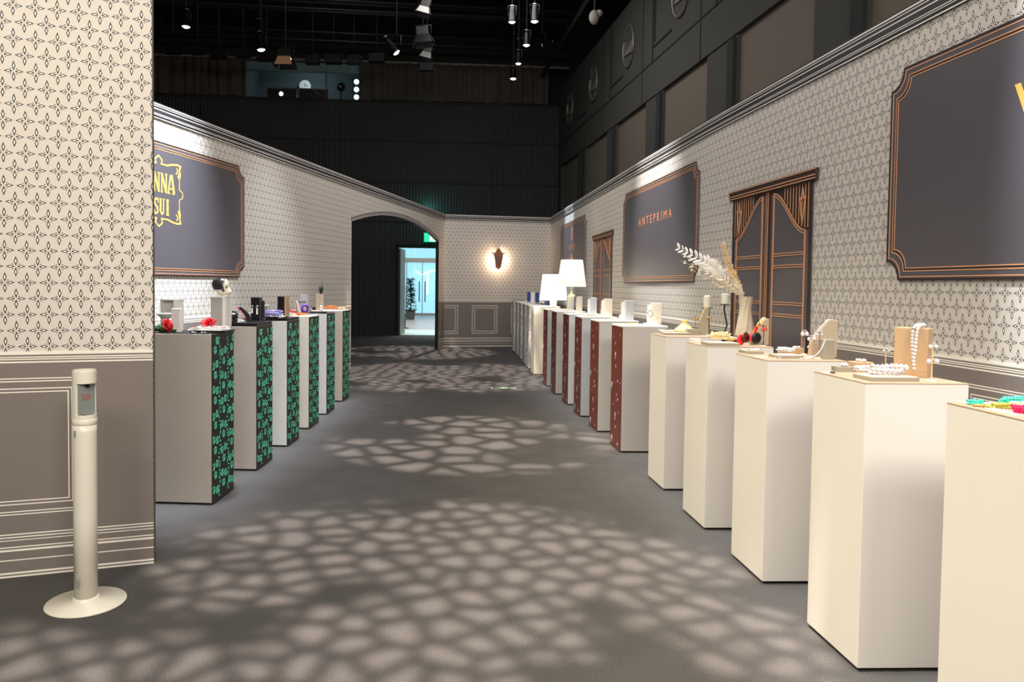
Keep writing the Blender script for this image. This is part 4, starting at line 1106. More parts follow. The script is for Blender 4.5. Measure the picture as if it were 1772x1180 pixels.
# table lamps
def lamp(label, px, pyt, pyb, wt, wb, pyfoot, Y, blkx, on_, em_):
    q = ony(px, pyb, Y); s = Y / FPX; hs = (pyb - pyt) * s; r1, r2 = wb * s / 2, wt * s / 2
    z0 = on_; t = thing('table_lamp', label, 'table lamp', (q.x, Y, z0), 0, 'white shaded table lamps')
    hz = q.z - z0
    MB().lathe([(r1, 0), (r2, hs), (r2 - .006, hs), (r1 - .006, 0)], (0, 0, hz), 36).build('lamp_shade', em_, t, True)
    MB().tube([(0, 0, .03), (0, 0, hz + hs * .5)], .017, 10).build('pole', mat('lamp_metal', (.60, .58, .56), .3, metal=.6), t, True)
    MB().box((0, 0, .015), (.09, .09, .03)).build('square_foot', M_WHITEB, t)
    MB().ball((0, 0, hz + hs * .55), .04).build('bulb', mat('lamp_bulb', (1, .92, .75), .5, emit=6), t, True)
    point('lamp_light', (q.x, Y, q.z + hs * .5), 22, (1, .84, .6), .05); point('lamp_light', (q.x, Y, q.z - .04), 2.5, (1, .84, .6), .05)
    return t
M_SH1 = mat('lit_shade_front', (1, .95, .80), .8, emit=.95); M_SH2 = mat('lit_shade_rear', (1, .98, .92), .8, emit=1.6)
p10 = onz(987.5, 534, zb)
b, p, w_, h_ = blk('display_block', 'grey block carrying the front table lamp', 'block', 982, 993, 534, 512, zb, M_GREYB, .10)
lamp('front table lamp with a creamy lit shade, overlapping the far sign', 989, 450, 496, 37, 50, 512, p.y + .055, 0, zb + h_, M_SH1)
LX, LY = 1.572, 13.22
o = MB().box((0, 0, .06), (.10, .10, .12)).build('display_block', M_WHITEB, None, bevel=.002); o.location = (LX, LY, HR_ + .0125); tag(o, 'white block under the rear table lamp, among the far pedestals', 'block')
lamp('rear table lamp with an overexposed white shade', 957.5, 475, 519, 38, 48, 530, LY, 0, HR_ + .1325, M_SH2)
# far pedestal boxes
BL_ = mat('cobalt_box', (.16, .24, .58), .4)
for x0, x1, yb, yt, m, lb, ii in ((912.5, 917.5, 522, 505, BL_, 'farthest blue display box, next to the dark dado', 4), (919, 925, 523, 505, M_WHITEB, 'white display box beside the farthest blue one', 4), (927, 932.5, 523.5, 506, BL_, 'second blue display box, left of the rear lamp', 3), (934, 942, 525.5, 507, M_WHITEB, 'white display box left of the rear lamp shade', 2), (945, 949, 528, 521, BL_, 'low blue box under the rear lamp shade', 1), (950, 954, 528, 521, BL_, 'second low blue box under the rear lamp shade', 1)):
    blk('display_box', lb, 'box', x0, x1, yb, yt, ZR + .011, m, .06, group='boxes on the far white pedestals')
for k_, (px, py, lb) in enumerate(((892, 519.5, 'farthest far pedestal'), (903, 520.5, 'second farthest pedestal'), (933, 526, 'draped pedestal, arching brown one'), (942, 527, 'draped pedestal, black one'))):
    heap('bead_necklace', 'small necklace on the %s' % lb, 'necklace', on(px, py, ZR + .012), .07, .05, .009, (M_BLACK, M_BLACK, M_BROWN, M_BLACK)[k_], 1, 50 + k_)
# ------------------------------------------------------------------ left pedestals
z = ZL + .002
t = thing('open_display_box', 'white open fronted display box behind the rose bunch', 'display box', on(297, 572.5, z), TL)
MB().box((-.12, .12, .105), (.006, .05, .21)).build('side_board', M_WHITEB, t); MB().box((-.07, .14, .16), (.105, .006, .10)).build('back_board', mat('ivory_board', (.90, .91, .87), .5), t); MB().box((.0, .115, .105), (.05, .06, .21)).build('side_board', M_WHITEB, t); MB().box((-.048, .115, .214), (.15, .06, .006)).build('top_board', M_WHITEB, t)
p = on(291, 575, z)
o = MB().box((0, .03, .08), (.06, .045, .16)).build('display_block', M_WHITEB, None, bevel=.003); o.location = p + Vector((.035, .03, 0)); o.rotation_euler = (0, 0, TL); tag(o, 'narrow white block in front of the open display box', 'block')
b_ = thing('footed_dish', 'wide shallow grey white dish on a foot at the left of the rose pedestal', 'dish', on(284, 571, z) + Vector((0, .03, 0)))
MB().lathe([(.03, 0), (.02, .04), (.018, .075), (.04, .10), (.062, .122), (.058, .124), (.03, .106)], (0, 0, 0), 24).build('bowl', mat('bowl_grey', (.84, .85, .83), .3), b_, True)
def rose(label, px, py, Y, s, seed, stemto=None):
    c0 = ony(px, py, Y); c0.z = max(c0.z, ZL + .002 + s * 1.15); rnd = random.Random(seed); t = thing('rose', label, 'rose', c0, 0, 'red silk roses')
    mb = MB()
    for k_ in range(11):
        a = k_ * 2.4; rr = s * (.15 + .075 * k_); hgt = s * (1 - .05 * k_)
        vs, fs2 = [], []
        for i in range(5):
            for j in range(4):
                th = a + (i - 2) * .35; v = j / 3; r_ = rr * (.5 + .6 * v) + s * .15 * v * v * (k_ / 8)
                vs.append((r_ * math.cos(th), r_ * math.sin(th), -s * .5 + hgt * v - .1 * s * abs(i - 2) * v))
        for i in range(4):
            for j in range(3): fs2.append((i * 4 + j, i * 4 + j + 1, (i + 1) * 4 + j + 1, (i + 1) * 4 + j))
        mb.add(vs, fs2)
    o = mb.build('petals', M_CRIMSON, t, True); o.rotation_euler = (rnd.uniform(.5, 1.1), rnd.uniform(-.4, .4), rnd.uniform(-1, 1)); sd = o.modifiers.new('thick', 'SOLIDIFY'); sd.thickness = .0012
    if stemto: MB().tube([(0, 0, -s * .3), (stemto[0] * .5, stemto[1] * .5, -s * 1.2), stemto], .0022, 5).build('stem', M_GREEN, t)
    return t
Yr = onz(284, 575, z).y
rose('upper red rose of the bunch left of the white block', 290, 556, Yr + .02, .030, 1, (-.06, .02, -.05)); rose('lower red rose of the bunch, drooping to the front', 294, 567, Yr - .01, .032, 2, (-.07, .02, -.03)); rose('middle dark red rose of the bunch', 287.5, 562, Yr, .026, 6, (-.05, .02, -.03))
mb = MB(); rnd = random.Random(9); cc = on(279, 573, z)
for k_ in range(46):
    a = rnd.uniform(0, 2 * PI); e = rnd.uniform(.05, 1.2); L = rnd.uniform(.035, .075); d = Vector((math.cos(a) * math.cos(e), math.sin(a) * math.cos(e) * .6, math.sin(e)))
    b0 = cc + Vector((rnd.uniform(-.05, .05), rnd.uniform(-.02, .03), .008)); mb.tube([b0, b0 + d * L * .4, b0 + d * L * .75 + Vector((0, 0, -.004)), b0 + d * L], .009, 4, False, lambda q: .2 + math.sin(PI * q) * .9)
tag(mb.build('rose_foliage', M_GREEN, None, True), 'green leaves of the rose bunch at the left end of the nearest floral pedestal', 'foliage')
# folded cloth stack
t = thing('folded_cloth', 'white folded cloth with red trim stacked on a black tray, nearest floral pedestal', 'cloth', on(357, 575.5, z), TL)
MB().box((0, .12, .006), (.24, .20, .010)).build('tray', M_BLACK, t)
for j in range(3):
    MB().box((.004 * j - .02, .11, .0145 + .0085 * j), (.235 - .015 * j, .18 - .01 * j, .0075), .04 * j - .03).build('cloth_layer', M_WHITEB, t, bevel=.003)
rt = MB()
for x_, y_, a in ((-.09, .02, .2), (-.03, .05, 1.2), (.05, .02, .4), (.09, .06, -.3), (-.06, .12, .8)): rt.box((x_, y_, .037), (.045, .008, .003), a)
rt.build('red_trim', M_CRIMSON, t)
t_ = rose('large open red rose lying on the folded white cloth', 361, 557, onz(357, 575.5, z).y + .12, .048, 3); t_.scale = (1.2, 1, 1); t_.location.z = max(t_.location.z, z + .066)
rose('small red rose on the white block behind the rose bunch', 300, 543, onz(297, 573, z).y + .1, .020, 4)
heap('silver_bracelet', 'silver bracelet on black at the front of the cloth stack', 'bracelet', on(336, 575.6, z), .02, .008, .004, M_SILVER, 1, 60)
heap('silver_bracelet', 'second silver bracelet at the front, below the cloth corner', 'bracelet', on(352, 576.2, z), .02, .006, .004, M_SILVER, 1, 61)
# second floral pedestal
z = ZL + .022
pb = on(376, 563.5, z); s = scl(pb)
t = thing('display_block', 'tall grey linen block carrying the head bust', 'block', pb, TL)
MB().box((-.005, .06, .107), (.085, .12, .213)).build('linen_body', mat('grey_linen', (.70, .68, .65), .9, bump=.3), t); MB().box((.049, .06, .108), (.022, .124, .217)).build('white_edge', M_WHITEB, t); MB().box((0, .06, .217), (.12, .13, .008)).build('top', M_WHITEB, t)
# head bust, facing right
hc = Vector((pb.x + .015, pb.y + .05, z + .2211)); t = thing('mannequin_head', 'pale mannequin head in profile with a glossy black bob, facing right', 'mannequin', hc, -.1); t.scale = (.84, .84, .88)
mb = MB(); n = 20
prof = [(-.052, .0), (-.040, .034), (-.028, .044), (-.01, .052), (.01, .058), (.03, .062), (.05, .063), (.07, .058), (.086, .045), (.098, .02), (.101, .002)]
vs, fsx = [], []
for k_, (zz, r) in enumerate(prof):
    for i in range(n):
        a = 2 * PI * i / n; ca, sa = math.cos(a), math.sin(a)
        fx = 1.05 if ca > 0 else 1.12; x = r * ca * fx; y = r * sa * .78
        jaw = max(0, ca) ** 2
        if zz < 0: x += jaw * .022 * (1 if zz > -.045 else .4) + .012
        g = math.exp(-(a if a < PI else 2 * PI - a) ** 2 * 22)
        x += g * (.016 * math.exp(-((zz - .012) / .013) ** 2) + .008 * math.exp(-((zz + .014) / .008) ** 2) + .008 * math.exp(-((zz + .034) / .01) ** 2) - .007 * math.exp(-((zz - .034) / .009) ** 2))
        vs.append((x, y, zz + .052))
for k_ in range(len(prof) - 1):
    for i in range(n): fsx.append((k_ * n + i, k_ * n + (i + 1) % n, (k_ + 1) * n + (i + 1) % n, (k_ + 1) * n + i))
fsx += [tuple(range(n))[::-1], tuple(range((len(prof) - 1) * n, len(prof) * n))]
mb.add(vs, fsx); mb.build('face', mat('mannequin_skin', (.95, .92, .84), .35), t, True)
hb_ = MB(); vs, fsx = [], []
HP = [(.008, .052), (.02, .064), (.04, .069), (.06, .070), (.08, .064), (.095, .050), (.106, .028), (.110, .002)]
for k_, (zz, r) in enumerate(HP):
    for i in range(17):
        a0 = 1.05 + .0 * k_ if k_ < 4 else 1.05 - .25 * (k_ - 3); a0 = max(a0, .25); a = a0 + (2 * PI - 2 * a0) * i / 16; vs.append((r * 1.12 * math.cos(a) - .004, r * .84 * math.sin(a), zz + .045))
for k_ in range(len(HP) - 1):
    for i in range(16): fsx.append((k_ * 17 + i, k_ * 17 + i + 1, (k_ + 1) * 17 + i + 1, (k_ + 1) * 17 + i))
fsx.append(tuple(range(7 * 17, 8 * 17))); hb_.add(vs, fsx)
for sgn in (-1, 1): hb_.tube([(.025, sgn * .052, .09), (.034, sgn * .05, .065), (.030, sgn * .047, .045), (.044, sgn * .04, .05)], .008, 6)
hb_.build('bob_hair', mat('glossy_black_hair', (.12, .12, .13), .38), t, True)
ey = MB()
for sgn in (-1, 1): ey.box((.054, sgn * .026, .072), (.010, .018, .006), sgn * .5); ey.box((.056, sgn * .026, .084), (.008, .022, .003), sgn * .5)
ey.build('eyes', M_BLACK, t); MB().box((.071, 0, .034), (.010, .02, .007)).build('lips', mat('lip_red', (.72, .30, .28), .4), t)
heap('black_white_necklace', 'heap of black and white chain jewellery on the black slab', 'necklace', on(400, 558, z), .055, .03, .011, mat('black_white_beads', (.15, .14, .15), .2), 4, 62, rise=1.3)
heap('silver_necklace', 'silver strand over the black and white heap', 'necklace', on(398, 557, z), .05, .025, .006, M_SILVER, 3, 63, rise=3.0)
t, p, h_, f = bust('black curved bust with a pink bead strand', 427, 557, 531, z, 20, M_BLACK, -.075, .03, .2, .06)
o = beads([f(.95, -.02), f(.7, -.022), f(.4, -.022), f(.12, -.02)], .008).build('bead_necklace', M_PINK, None, True); tag(o, 'pink bead strand running down the black curved bust', 'necklace')
o.location = (-.0, -.012, .004)
heap('white_bracelet', 'white bracelet in front of the pink strand', 'bracelet', on(417, 559.5, z), .03, .012, .009, M_WHITEB, 2, 64)
b, p, w_, h_ = blk('display_tower', 'tall black display box with white tag jewellery, second floral pedestal', 'display box', 434, 449, 555, 514.5, z, M_BLACK, .08, TL)
for k_, (dx, dz, hh) in enumerate(((-.025, .085, .04), (.018, .08, .05))):
    o = MB().box((0, 0, 0), (.014, .004, hh)).build('white_tag', M_WHITEB); o.location = p + Vector((dx, -.006, dz)); tag(o, ('left' if not k_ else 'right') + ' white hanging tag on the tall black display box', 'tag', 'white tags on the black display box')
    o2 = MB().torus((0, 0, 0), .010, .003, PI / 2).build('silver_earring', M_SILVER, None, True); o2.location = p + Vector((dx, -.006, dz + hh / 2 + .012)); tag(o2, ('left' if not k_ else 'right') + ' silver ring above the white tags', 'earring', 'silver rings above the tags')
b, p, w_, h_ = blk('display_slab', 'thin dark slab leaning right of the tall black display box', 'display box', 452, 455, 553, 518, z, M_DARK, .05, TL)
# third floral pedestal
z = ZL + .022
t, p, h_ = tstand('black earring stand with bow shaped pieces, third floral pedestal', 461, 551.5, 532, z, M_BLACK, 7, base=M_BLACK); earrings('black and white bow earrings on the black stand', p, h_ + .004, .011, M_SILVER)
t, p, w_, zt = tray('black tray under the lilac bead necklace', 458, 490, 553, z, .16, .014, M_BLACK, TL)
heap('bead_necklace', 'lilac and blue bead necklace heaped on a black tray', 'necklace', on(474, 547.5, zt), .09, .05, .009, M_LILAC, 4, 65)
blk('small_box', 'little dark purple box in front of the lilac beads', 'box', 464.5, 471, 553.6, 548.5, z, mat('plum_box', (.30, .18, .34), .5), .02, TL)
heap('white_bracelet', 'white bow bracelet at the right of the lilac beads', 'bracelet', on(486, 551.5, z), .02, .012, .008, M_WHITEB, 2, 66)
b, p, w_, h_ = blk('display_tower', 'tall black box with a tan edge behind the lilac beads', 'display box', 480, 492, 546.5, 512, z, M_BLACK, .09, TL)
o = MB().box((w_ / 2 + .012, .045, h_ / 2), (.022, .088, h_)).build('tan_board', mat('tan_board', (.78, .64, .50), .6)); o.location = p; o.rotation_euler = (0, 0, TL); tag(o, 'tan board against the right side of the tall black box', 'board')
# fourth
z = ZL + .002
b, p, w_, h_ = blk('display_block', 'low cream block with red ribbon jewellery', 'block', 499, 505, 547.5, 540, z, M_WHITEB, .05, TL)
o = beads([p + Vector((-.04, .02, .09)), p + Vector((-.02, 0, .075)), p + Vector((.02, 0, .05)), p + Vector((.05, 0, .045)), p + Vector((.085, 0, .02)), p + Vector((.1, 0, .008))], .011).build('bead_necklace', M_RED, None, True); tag(o, 'red bead strand stepping down right of the black box', 'necklace')
heap('bead_necklace', 'orange and cream necklace lying flat on the fourth floral pedestal', 'necklace', on(520, 545.5, z), .08, .05, .008, M_ORANGE, 2, 67); heap('bead_necklace', 'cream bead necklace lying left of the orange one', 'necklace', on(505, 546.5, z), .06, .04, .007, M_PALEGOLD, 2, 68)
for px, a, lb in ((512, .0, 'left'), (516, .22, 'right')):
    p = on(px, 541.5, z); o = MB().box((0, 0, .07), (.010, .05, .14), 0, a * -1.2).build('upright_card', mat('rose_card', (.90, .80, .78), .5)); o.location = p; tag(o, 'thin upright pale card, %s one of two, by the purple ring' % lb, 'card', 'thin upright cards')
# fifth
z = ZL + .002
p = on(526, 541.5, z + .0); p = Vector((p.x, PL[4][1] + .10, z)); p.x = (526 - CX) / FPX * p.y
pp = ony(525, 534, PL[4][1] + .06)
o = MB().torus((0, 0, .073), .052, .021, PI / 2, .3, 22, 8, 1.2).build('purple_bangle', M_PURPLE, None, True); o.scale = (.62, .62, .62); o.location = on(526, 541.5, z) + Vector((0, .05, .004)); tag(o, 'big glossy purple bangle standing upright on the fifth floral pedestal', 'bangle')
b, p, w_, h_ = blk('display_tower', 'pale lilac white display tower behind the purple bangle', 'display box', 519, 531, 538.5, 508.5, z, mat('lilac_white_board', (.86, .84, .88), .5), .08, TL)
o = beads([p + Vector((-.05, -.02, h_ * .6)), p + Vector((-.03, -.02, h_ * .55)), p + Vector((-.01, -.02, h_ * .6)), p + Vector((.015, -.02, h_ * .55)), p + Vector((.03, -.02, h_ * .62))], .008).build('black_bow', M_BLACK, None, True); tag(o, 'black bow piece above the purple bangle', 'brooch')
t, p, w_, zt = tray('black slab with white pieces, fifth floral pedestal', 536, 563, 541, z, .10, .016, M_BLACK, TL)
b, p, w_, h_ = blk('small_box', 'small black box left of the beige tower', 'box', 540, 548, 536.5, 532, z, M_BLACK, .05, TL)
blk('display_tower', 'beige display tower with a little dark plant on top', 'display box', 546.5, 557, 537.5, 509.5, z, mat('beige_tower', (.84, .76, .68), .6), .08, TL)
o = MB().lathe([(.02, 0), (.016, .03), (.01, .045), (.014, .055), (.004, .075)], (0, 0, 0), 10).build('white_figurine', M_WHITEB, None, True); o.location = on(555, 540.5, z + .017) + Vector((0, .02, 0)); o.location.z = z + .0162; tag(o, 'tiny white figurine on the black slab in front of the beige tower', 'figurine')
b = bpy.data.objects['display_tower.%03d' % 0] if 0 else None
p = on((546.5 + 557) / 2, 537.5, z); s = scl(p); hh = (537.5 - 509.5) * s; mb = MB(); rnd = random.Random(4)
for k_ in range(16):
    a = rnd.uniform(0, 2 * PI); L = rnd.uniform(.05, .10); b0 = Vector((0, 0, .0)); d = Vector((math.cos(a) * .38, math.sin(a) * .38, 1)).normalized()
    mb.tube([b0, b0 + d * L * .5, b0 + d * L + Vector((0, 0, .01))], .010, 5, False, lambda q: .5 + .8 * math.sin(PI * min(q + .15, 1)))
mb.tube([(0, 0, .02), (.008, 0, .09), (.012, 0, .165)], .009, 5, False, lambda q: 1.1 - .9 * q); mb.tube([(-.01, 0, .02), (-.025, 0, .11)], .008, 5, False, lambda q: 1.1 - .9 * q)
o = mb.build('dark_succulent', M_DKGREEN, None, True); o.location = p + Vector((.02, .04, hh - .002)); tag(o, 'little dark spiky plant on the beige tower', 'plant')
heap('orange_figurine', 'red and orange piece at the right edge of the beige tower', 'brooch', on(559, 536, z), .018, .012, .01, M_ORANGE, 2, 71, rise=2)
# sixth
t, p, w_, zt = tray('black tray under the orange bead roll, farthest floral pedestal', 562, 594, 535, z, .12, .010, M_BLACK, TL)
for k_, (dx, dz) in enumerate(((-.05, 0), (.0, 0), (-.03, .022))):
    o = beads([on(577, 534, zt, .1) + Vector((dx - .07 + .14 * q / 4, .01 * math.sin(q), .013 + dz)) for q in range(5)], .013).build('bead_roll', M_ORANGE, None, True); tag(o, ('front left', 'front right', 'topmost')[k_] + ' orange bead roll on the farthest floral pedestal', 'beads', 'orange bead rolls')
heap('bead_necklace', 'yellow orange necklace end hanging at the right of the bead rolls', 'necklace', on(592, 534.5, z), .05, .02, .010, M_PALEGOLD, 2, 72)

# ------------------------------------------------------------------ hand sanitiser stand
pc = onz(149, 1043, 0); A = 1.02
t = thing('sanitizer_stand', 'white column hand sanitizer dispenser on a round foot before the patterned partition', 'dispenser', (pc.x, pc.y, 0), A)
MB().lathe([(.172, 0), (.176, .004), (.174, .009), (.06, .018), (.058, .03), (.052, .035)], (0, 0, 0), 48).build('round_foot', M_PLAST, t, True)
MB().lathe([(.050, .03), (.051, .4), (.0515, .80), (.0515, .845)], (0, 0, 0), 36).build('column', M_PLAST, t, True)
MB().lathe([(.0515, .838), (.054, .842), (.054, .862), (.0515, .866)], (0, 0, 0), 36).build('collar', M_PLAST, t, True)
def dshape(r=.052, cut=None, n=28):
    P = [(r * math.cos(2 * PI * i / n + .01), r * math.sin(2 * PI * i / n + .01)) for i in range(n)]
    return [(x, max(y, cut)) if cut is not None else (x, y) for x, y in P]
MB().prism(dshape(), .866, .885).prism(dshape(.052, -.012), .885, 1.03).prism(dshape(), 1.03, 1.085).prism(dshape(.048), 1.085, 1.091).build('head_housing', M_PLAST, t)
MB().box((0, -.014, .957), (.082, .004, .14)).build('recess_plate', M_GREYPL, t)
MB().lathe([(.008, 0), (.010, .016)], (0, -.026, 1.012), 10).build('nozzle', M_BLACK, t)
MB().box((0, -.026, .892), (.06, .02, .008)).build('drip_tray', M_GREYPL, t)
tx = MB()
for j in range(3):
    for i in range(5): tx.box((-.02 + i * .009, -.0165, .975 - j * .010), (.006, .0006, .005))
tx.build('red_print', mat('red_print', (.70, .30, .28), .6), t)
MB().box((-.049, -.012, .105), (.003, .028, .035), .0).build('label_sticker', mat('silver_label', (.62, .62, .60), .4), t)
MB().box((-.051, -.006, .80), (.003, .014, .03), .0).build('label_sticker', mat('silver_label', (.62, .62, .60), .4), t)

# ------------------------------------------------------------------ ceiling grid and stage lights
M_PIPE = mat('black_pipe', (.22, .22, .22), .35, metal=.3); M_LBODY = mat('lamp_housing_black', (.05, .05, .05), .4); M_LENS = mat('hot_lens', (.97, .98, 1), .3, emit=4); M_WARML = mat('warm_flap_glow', (.62, .46, .34), .4, emit=.12)  # last one: warm reflected light put into a flap's colour and glow
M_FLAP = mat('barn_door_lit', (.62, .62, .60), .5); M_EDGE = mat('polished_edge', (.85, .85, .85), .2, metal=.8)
PIPES = [15.2, 16.4, 17.6, 18.8, 20.0, 21.2]; PZ_ = 8.35; PT = .11
def pipe_y(i, x): return PIPES[i] + PT * x
proto = None
for i in range(6):
    o = thing('grid_truss', 'black double pipe truss crossing the dark ceiling from side to side', 'truss', (0, PIPES[i], PZ_ - (.35 if i % 2 else 0)), math.atan(PT), 'cross trusses of the ceiling grid')
    for dz in (0, .22):
        if proto is None: c_ = proto = MB().tube([(-10.5, 0, 0), (3.0, 0, 0)], .035, 8).build('pipe', M_PIPE, o, True)
        else: c_ = proto.copy(); C.objects.link(c_); c_.parent = o
        c_.location = (0, 0, dz)
    for xx in (-8, -3.2, 1.5):
        h_ = MB().tube([(0, 0, .0), (0, 0, 9.605 - o.location.z - .25)], .014, 5).build('hanger_rod', M_PIPE, None, True)
        h_.location = (xx * math.cos(math.atan(PT)), PIPES[i] + xx * math.sin(math.atan(PT)), o.location.z + .25); tag(h_, 'thin black rod holding a ceiling truss', 'rod', 'hanger rods of the ceiling trusses')
cp = None
for i, x in enumerate((-9, -7.2, -5.4, -3.6, -1.8, 0, 1.6)):
    if cp is None: cp = MB().tube([(0, 0, 0), (-1.0, 9.2, 0)], .03, 6).build('grid_beam', M_PIPE, None, True); o = cp
    else: o = cp.copy(); C.objects.link(o)
    o.location = (x, 12.6, PZ_ + .33); tag(o, 'thin black beam running away along the ceiling grid', 'beam', 'long beams of the ceiling grid')
o = MB().tube([(2.75, 14, 7.6), (2.25, 22.6, 7.6)], .06, 8).build('grid_rail', M_PIPE, None, True); tag(o, 'black rail along the right edge of the ceiling grid, beside the hall wall', 'rail')


def stagelight(kind, px, py, i, lenpx, rpx, tilt, label, rz=0, lit=1):
    """px,py = lens centre; lamp hangs from grid pipe i"""
    # depth so that the lamp hangs below its pipe
    q = ony(px, py, 16); Y = PIPES[i] + PT * q.x * PIPES[i] / 16; q = ony(px, py, Y); s = Y / FPX
    L, r = lenpx * s, rpx * s
    t = thing('stage_light', label, 'stage light', q, 0, 'stage lights on the ceiling grid')
    R = Matrix.Rotation(rz, 3, 'Z') @ Matrix.Rotation(tilt, 3, 'Y')
    def X(m_): m_.v = [tuple(R @ Vector(v)) for v in m_.v]; return m_
    if kind == 'can':
        X(MB().lathe([(r, 0), (r * 1.08, .02), (r, .03), (r * .85, L * .7), (r * .6, L)], (0, 0, 0), 16)).build('housing', M_LBODY, t, True)
        X(MB().lathe([(r * .95, -.004), (r * .5, -r * .35), (.002, -r * .45)], (0, 0, 0), 16)).build('lens', M_LENS if lit else M_EDGE, t, True)
        X(MB().torus((0, 0, L * .95), r * .62, .008)).build('rear_ring', M_EDGE, t, True)
    elif kind == 'barn':
        X(MB().box((0, 0, L * .5), (r * 1.7, r * 1.6, L))).build('housing', M_LBODY, t)
        for k_, (sx, sy) in enumerate(((-1, 0), (1, 0), (0, -1), (0, 1))):
            m_ = MB(); a = Vector((sx, sy, 0)); b0 = Vector((-sy, sx, 0)); w0, w1 = r * .85, r * 1.25
            o0, o1 = a * r * .9, a * r * 1.5 - Vector((0, 0, r * 1.3)); th = a * .01
            m_.add([o0 - b0 * w0, o0 + b0 * w0, o1 + b0 * w1, o1 - b0 * w1, o0 - b0 * w0 + th, o0 + b0 * w0 + th, o1 + b0 * w1 + th, o1 - b0 * w1 + th], [(0, 1, 2, 3), (7, 6, 5, 4), (0, 4, 5, 1), (1, 5, 6, 2), (2, 6, 7, 3), (3, 7, 4, 0)])
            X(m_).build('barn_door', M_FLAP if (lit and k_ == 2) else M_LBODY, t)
        X(MB().box((0, 0, -.006), (r * 1.4, r * 1.3, .01))).build('lens', M_LENS if lit else M_LBODY, t)
    elif kind == 'flood':
        X(MB().box((0, 0, L / 2), (r * 2, r * 1.2, L))).build('housing', M_LBODY, t)
        X(MB().box((0, -r * .2, -.012), (r * 2.1, r * 1.3, .02))).build('front_frame', M_LBODY, t)
    hz = PZ_ - (.35 if i % 2 else 0) - q.z
    y0 = L * .6
    m_ = MB(); m_.tube([(-r * 1.15, 0, y0 * .6), (-r * 1.15, 0, y0 + .12), (r * 1.15, 0, y0 + .12), (r * 1.15, 0, y0 * .6)], .012, 5); m_.tube([(0, 0, y0 + .12), (0, 0, 9.605 - q.z)], .016, 6)
    m_.build('yoke', M_PIPE, t, True)
    return t
stagelight('can', 322, 46, 1, 30, 7, .05, 'black spot lamp at the far upper left, hanging vertically')
stagelight('can', 452, 86, 2, 32, 7, -.12, 'long slim spot lamp above the left curtain edge')
stagelight('can', 449, 57, 3, 24, 7, -.1, 'short dark spot lamp just over the long slim one', lit=0)
t = stagelight('barn', 494, 100, 2, 14, 12, 0, 'wide fresnel lamp with warm light painted on a barn door above the control window')
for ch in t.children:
    if ch.name.startswith('barn_door') and ch.data.materials[0] == M_FLAP: ch.data.materials[0] = M_WARML  # warm reflection painted on the pale flap as a faint glow
stagelight('can', 686, 91, 1, 34, 6.5, -.65, 'spot lamp tilted to the lower right with a white lens')
stagelight('barn', 735, 14, 0, 14, 9, .25, 'uppermost barn door lamp with a pale flap')
stagelight('barn', 732, 62, 1, 14, 12, -.1, 'dark middle barn door lamp in the column of three', lit=0)
stagelight('barn', 739, 92, 2, 14, 8, .25, 'lower barn door lamp with a pale flap')
stagelight('flood', 738, 122, 4, 12, 11, 0, 'black flood box hanging just under the lower barn door lamp')
stagelight('can', 886, 38, 0, 28, 6, 0, 'dim gold lensed spot lamp, left of the top pair')
stagelight('can', 925, 37, 0, 30, 6.5, 0, 'bright spot lamp, right of the top pair')
stagelight('can', 911, 78, 1, 26, 6, 0, 'spot lamp with a bright oval lens in the middle of the right column')
stagelight('can', 897, 66, 4, 20, 5, 0, 'darker spot lamp tucked behind the bright oval one', lit=0)
stagelight('can', 897, 110, 2, 24, 5, 0, 'spot lamp second from the bottom of the right column')
stagelight('can', 888, 136, 3, 22, 5.5, 0, 'lowest spot lamp, hanging before the brown curtain')
stagelight('can', 938, 78, 3, 20, 5, 1.2, 'lone grey spot lamp turned sideways by the corner', lit=0)
FB = [(300, 92, 25, 'first'), (342, 93, 20, 'second'), (379, 100, 26, 'third'), (421, 98, 24, 'fourth'), (462, 104, 30, 'fifth'), (541, 110, 22, 'sixth'), (577, 109, 26, 'seventh'), (612, 110, 22, 'eighth'), (652, 107, 26, 'ninth')]
for px, py, w_, nm in FB: stagelight('flood', px, py, 4, 13, w_ / 2, 0, 'black flood box hanging in front of the upper curtain, %s from the left' % nm)
q = ony(1028, 30, 15); t = thing('wrapped_cable_bundle', 'grey cloth wrapped bundle hanging at the top right end of the grid', 'cable bundle', q)
MB().ball((0, 0, 0), .10, 10, 8, 1.4).build('cloth', mat('grey_cloth_bundle', (.50, .49, .46), .8, bump=.6, bscale=30), t, True); MB().ball((.10, 0, .08), .07, 10, 8).build('cloth', mat('grey_cloth_bundle', (1, 1, 1)), t, True)
MB().tube([(0, 0, .1), (.02, 0, .5), (0, 0, 9.605 - q.z)], .02, 6).build('strap', M_PIPE, t, True)

# ------------------------------------------------------------------ curtains and control room
M_CURT = mat('brown_curtain', (.30, .275, .25), .9, bump=.3, bscale=12, var=.2)
def curtain(s0, s1, z0, z1, label, dense):
    mb = MB(); n = int((s1 - s0) / .035); rnd = random.Random(int(s0 * 10)); vs, fsx = [], []; ph = 0
    for i in range(n + 1):
        s = s0 + (s1 - s0) * i / n; ph += .5 + .5 * math.sin(s * 1.7) ** 2 * dense
        for k_ in range(5):
            z = z1 + (z0 - z1) * k_ / 4; vs.append(WP(HB, s, z, .09 + .045 * math.sin(ph) + .02 * math.sin(s * 3 + k_ * .9)))
    for i in range(n):
        for k_ in range(4): fsx.append((i * 5 + k_, (i + 1) * 5 + k_, (i + 1) * 5 + k_ + 1, i * 5 + k_ + 1))
    mb.add(vs, fsx); o = mb.build('curtain', M_CURT, None, True); o.modifiers.new('thick', 'SOLIDIFY').thickness = .01
    return tag(o, label, 'curtain', 'dull brown curtains on the gallery')
curtain(2.2, 5.80, 6.80, 7.86, 'brown gathered curtain left of the lit control window', 1.2)
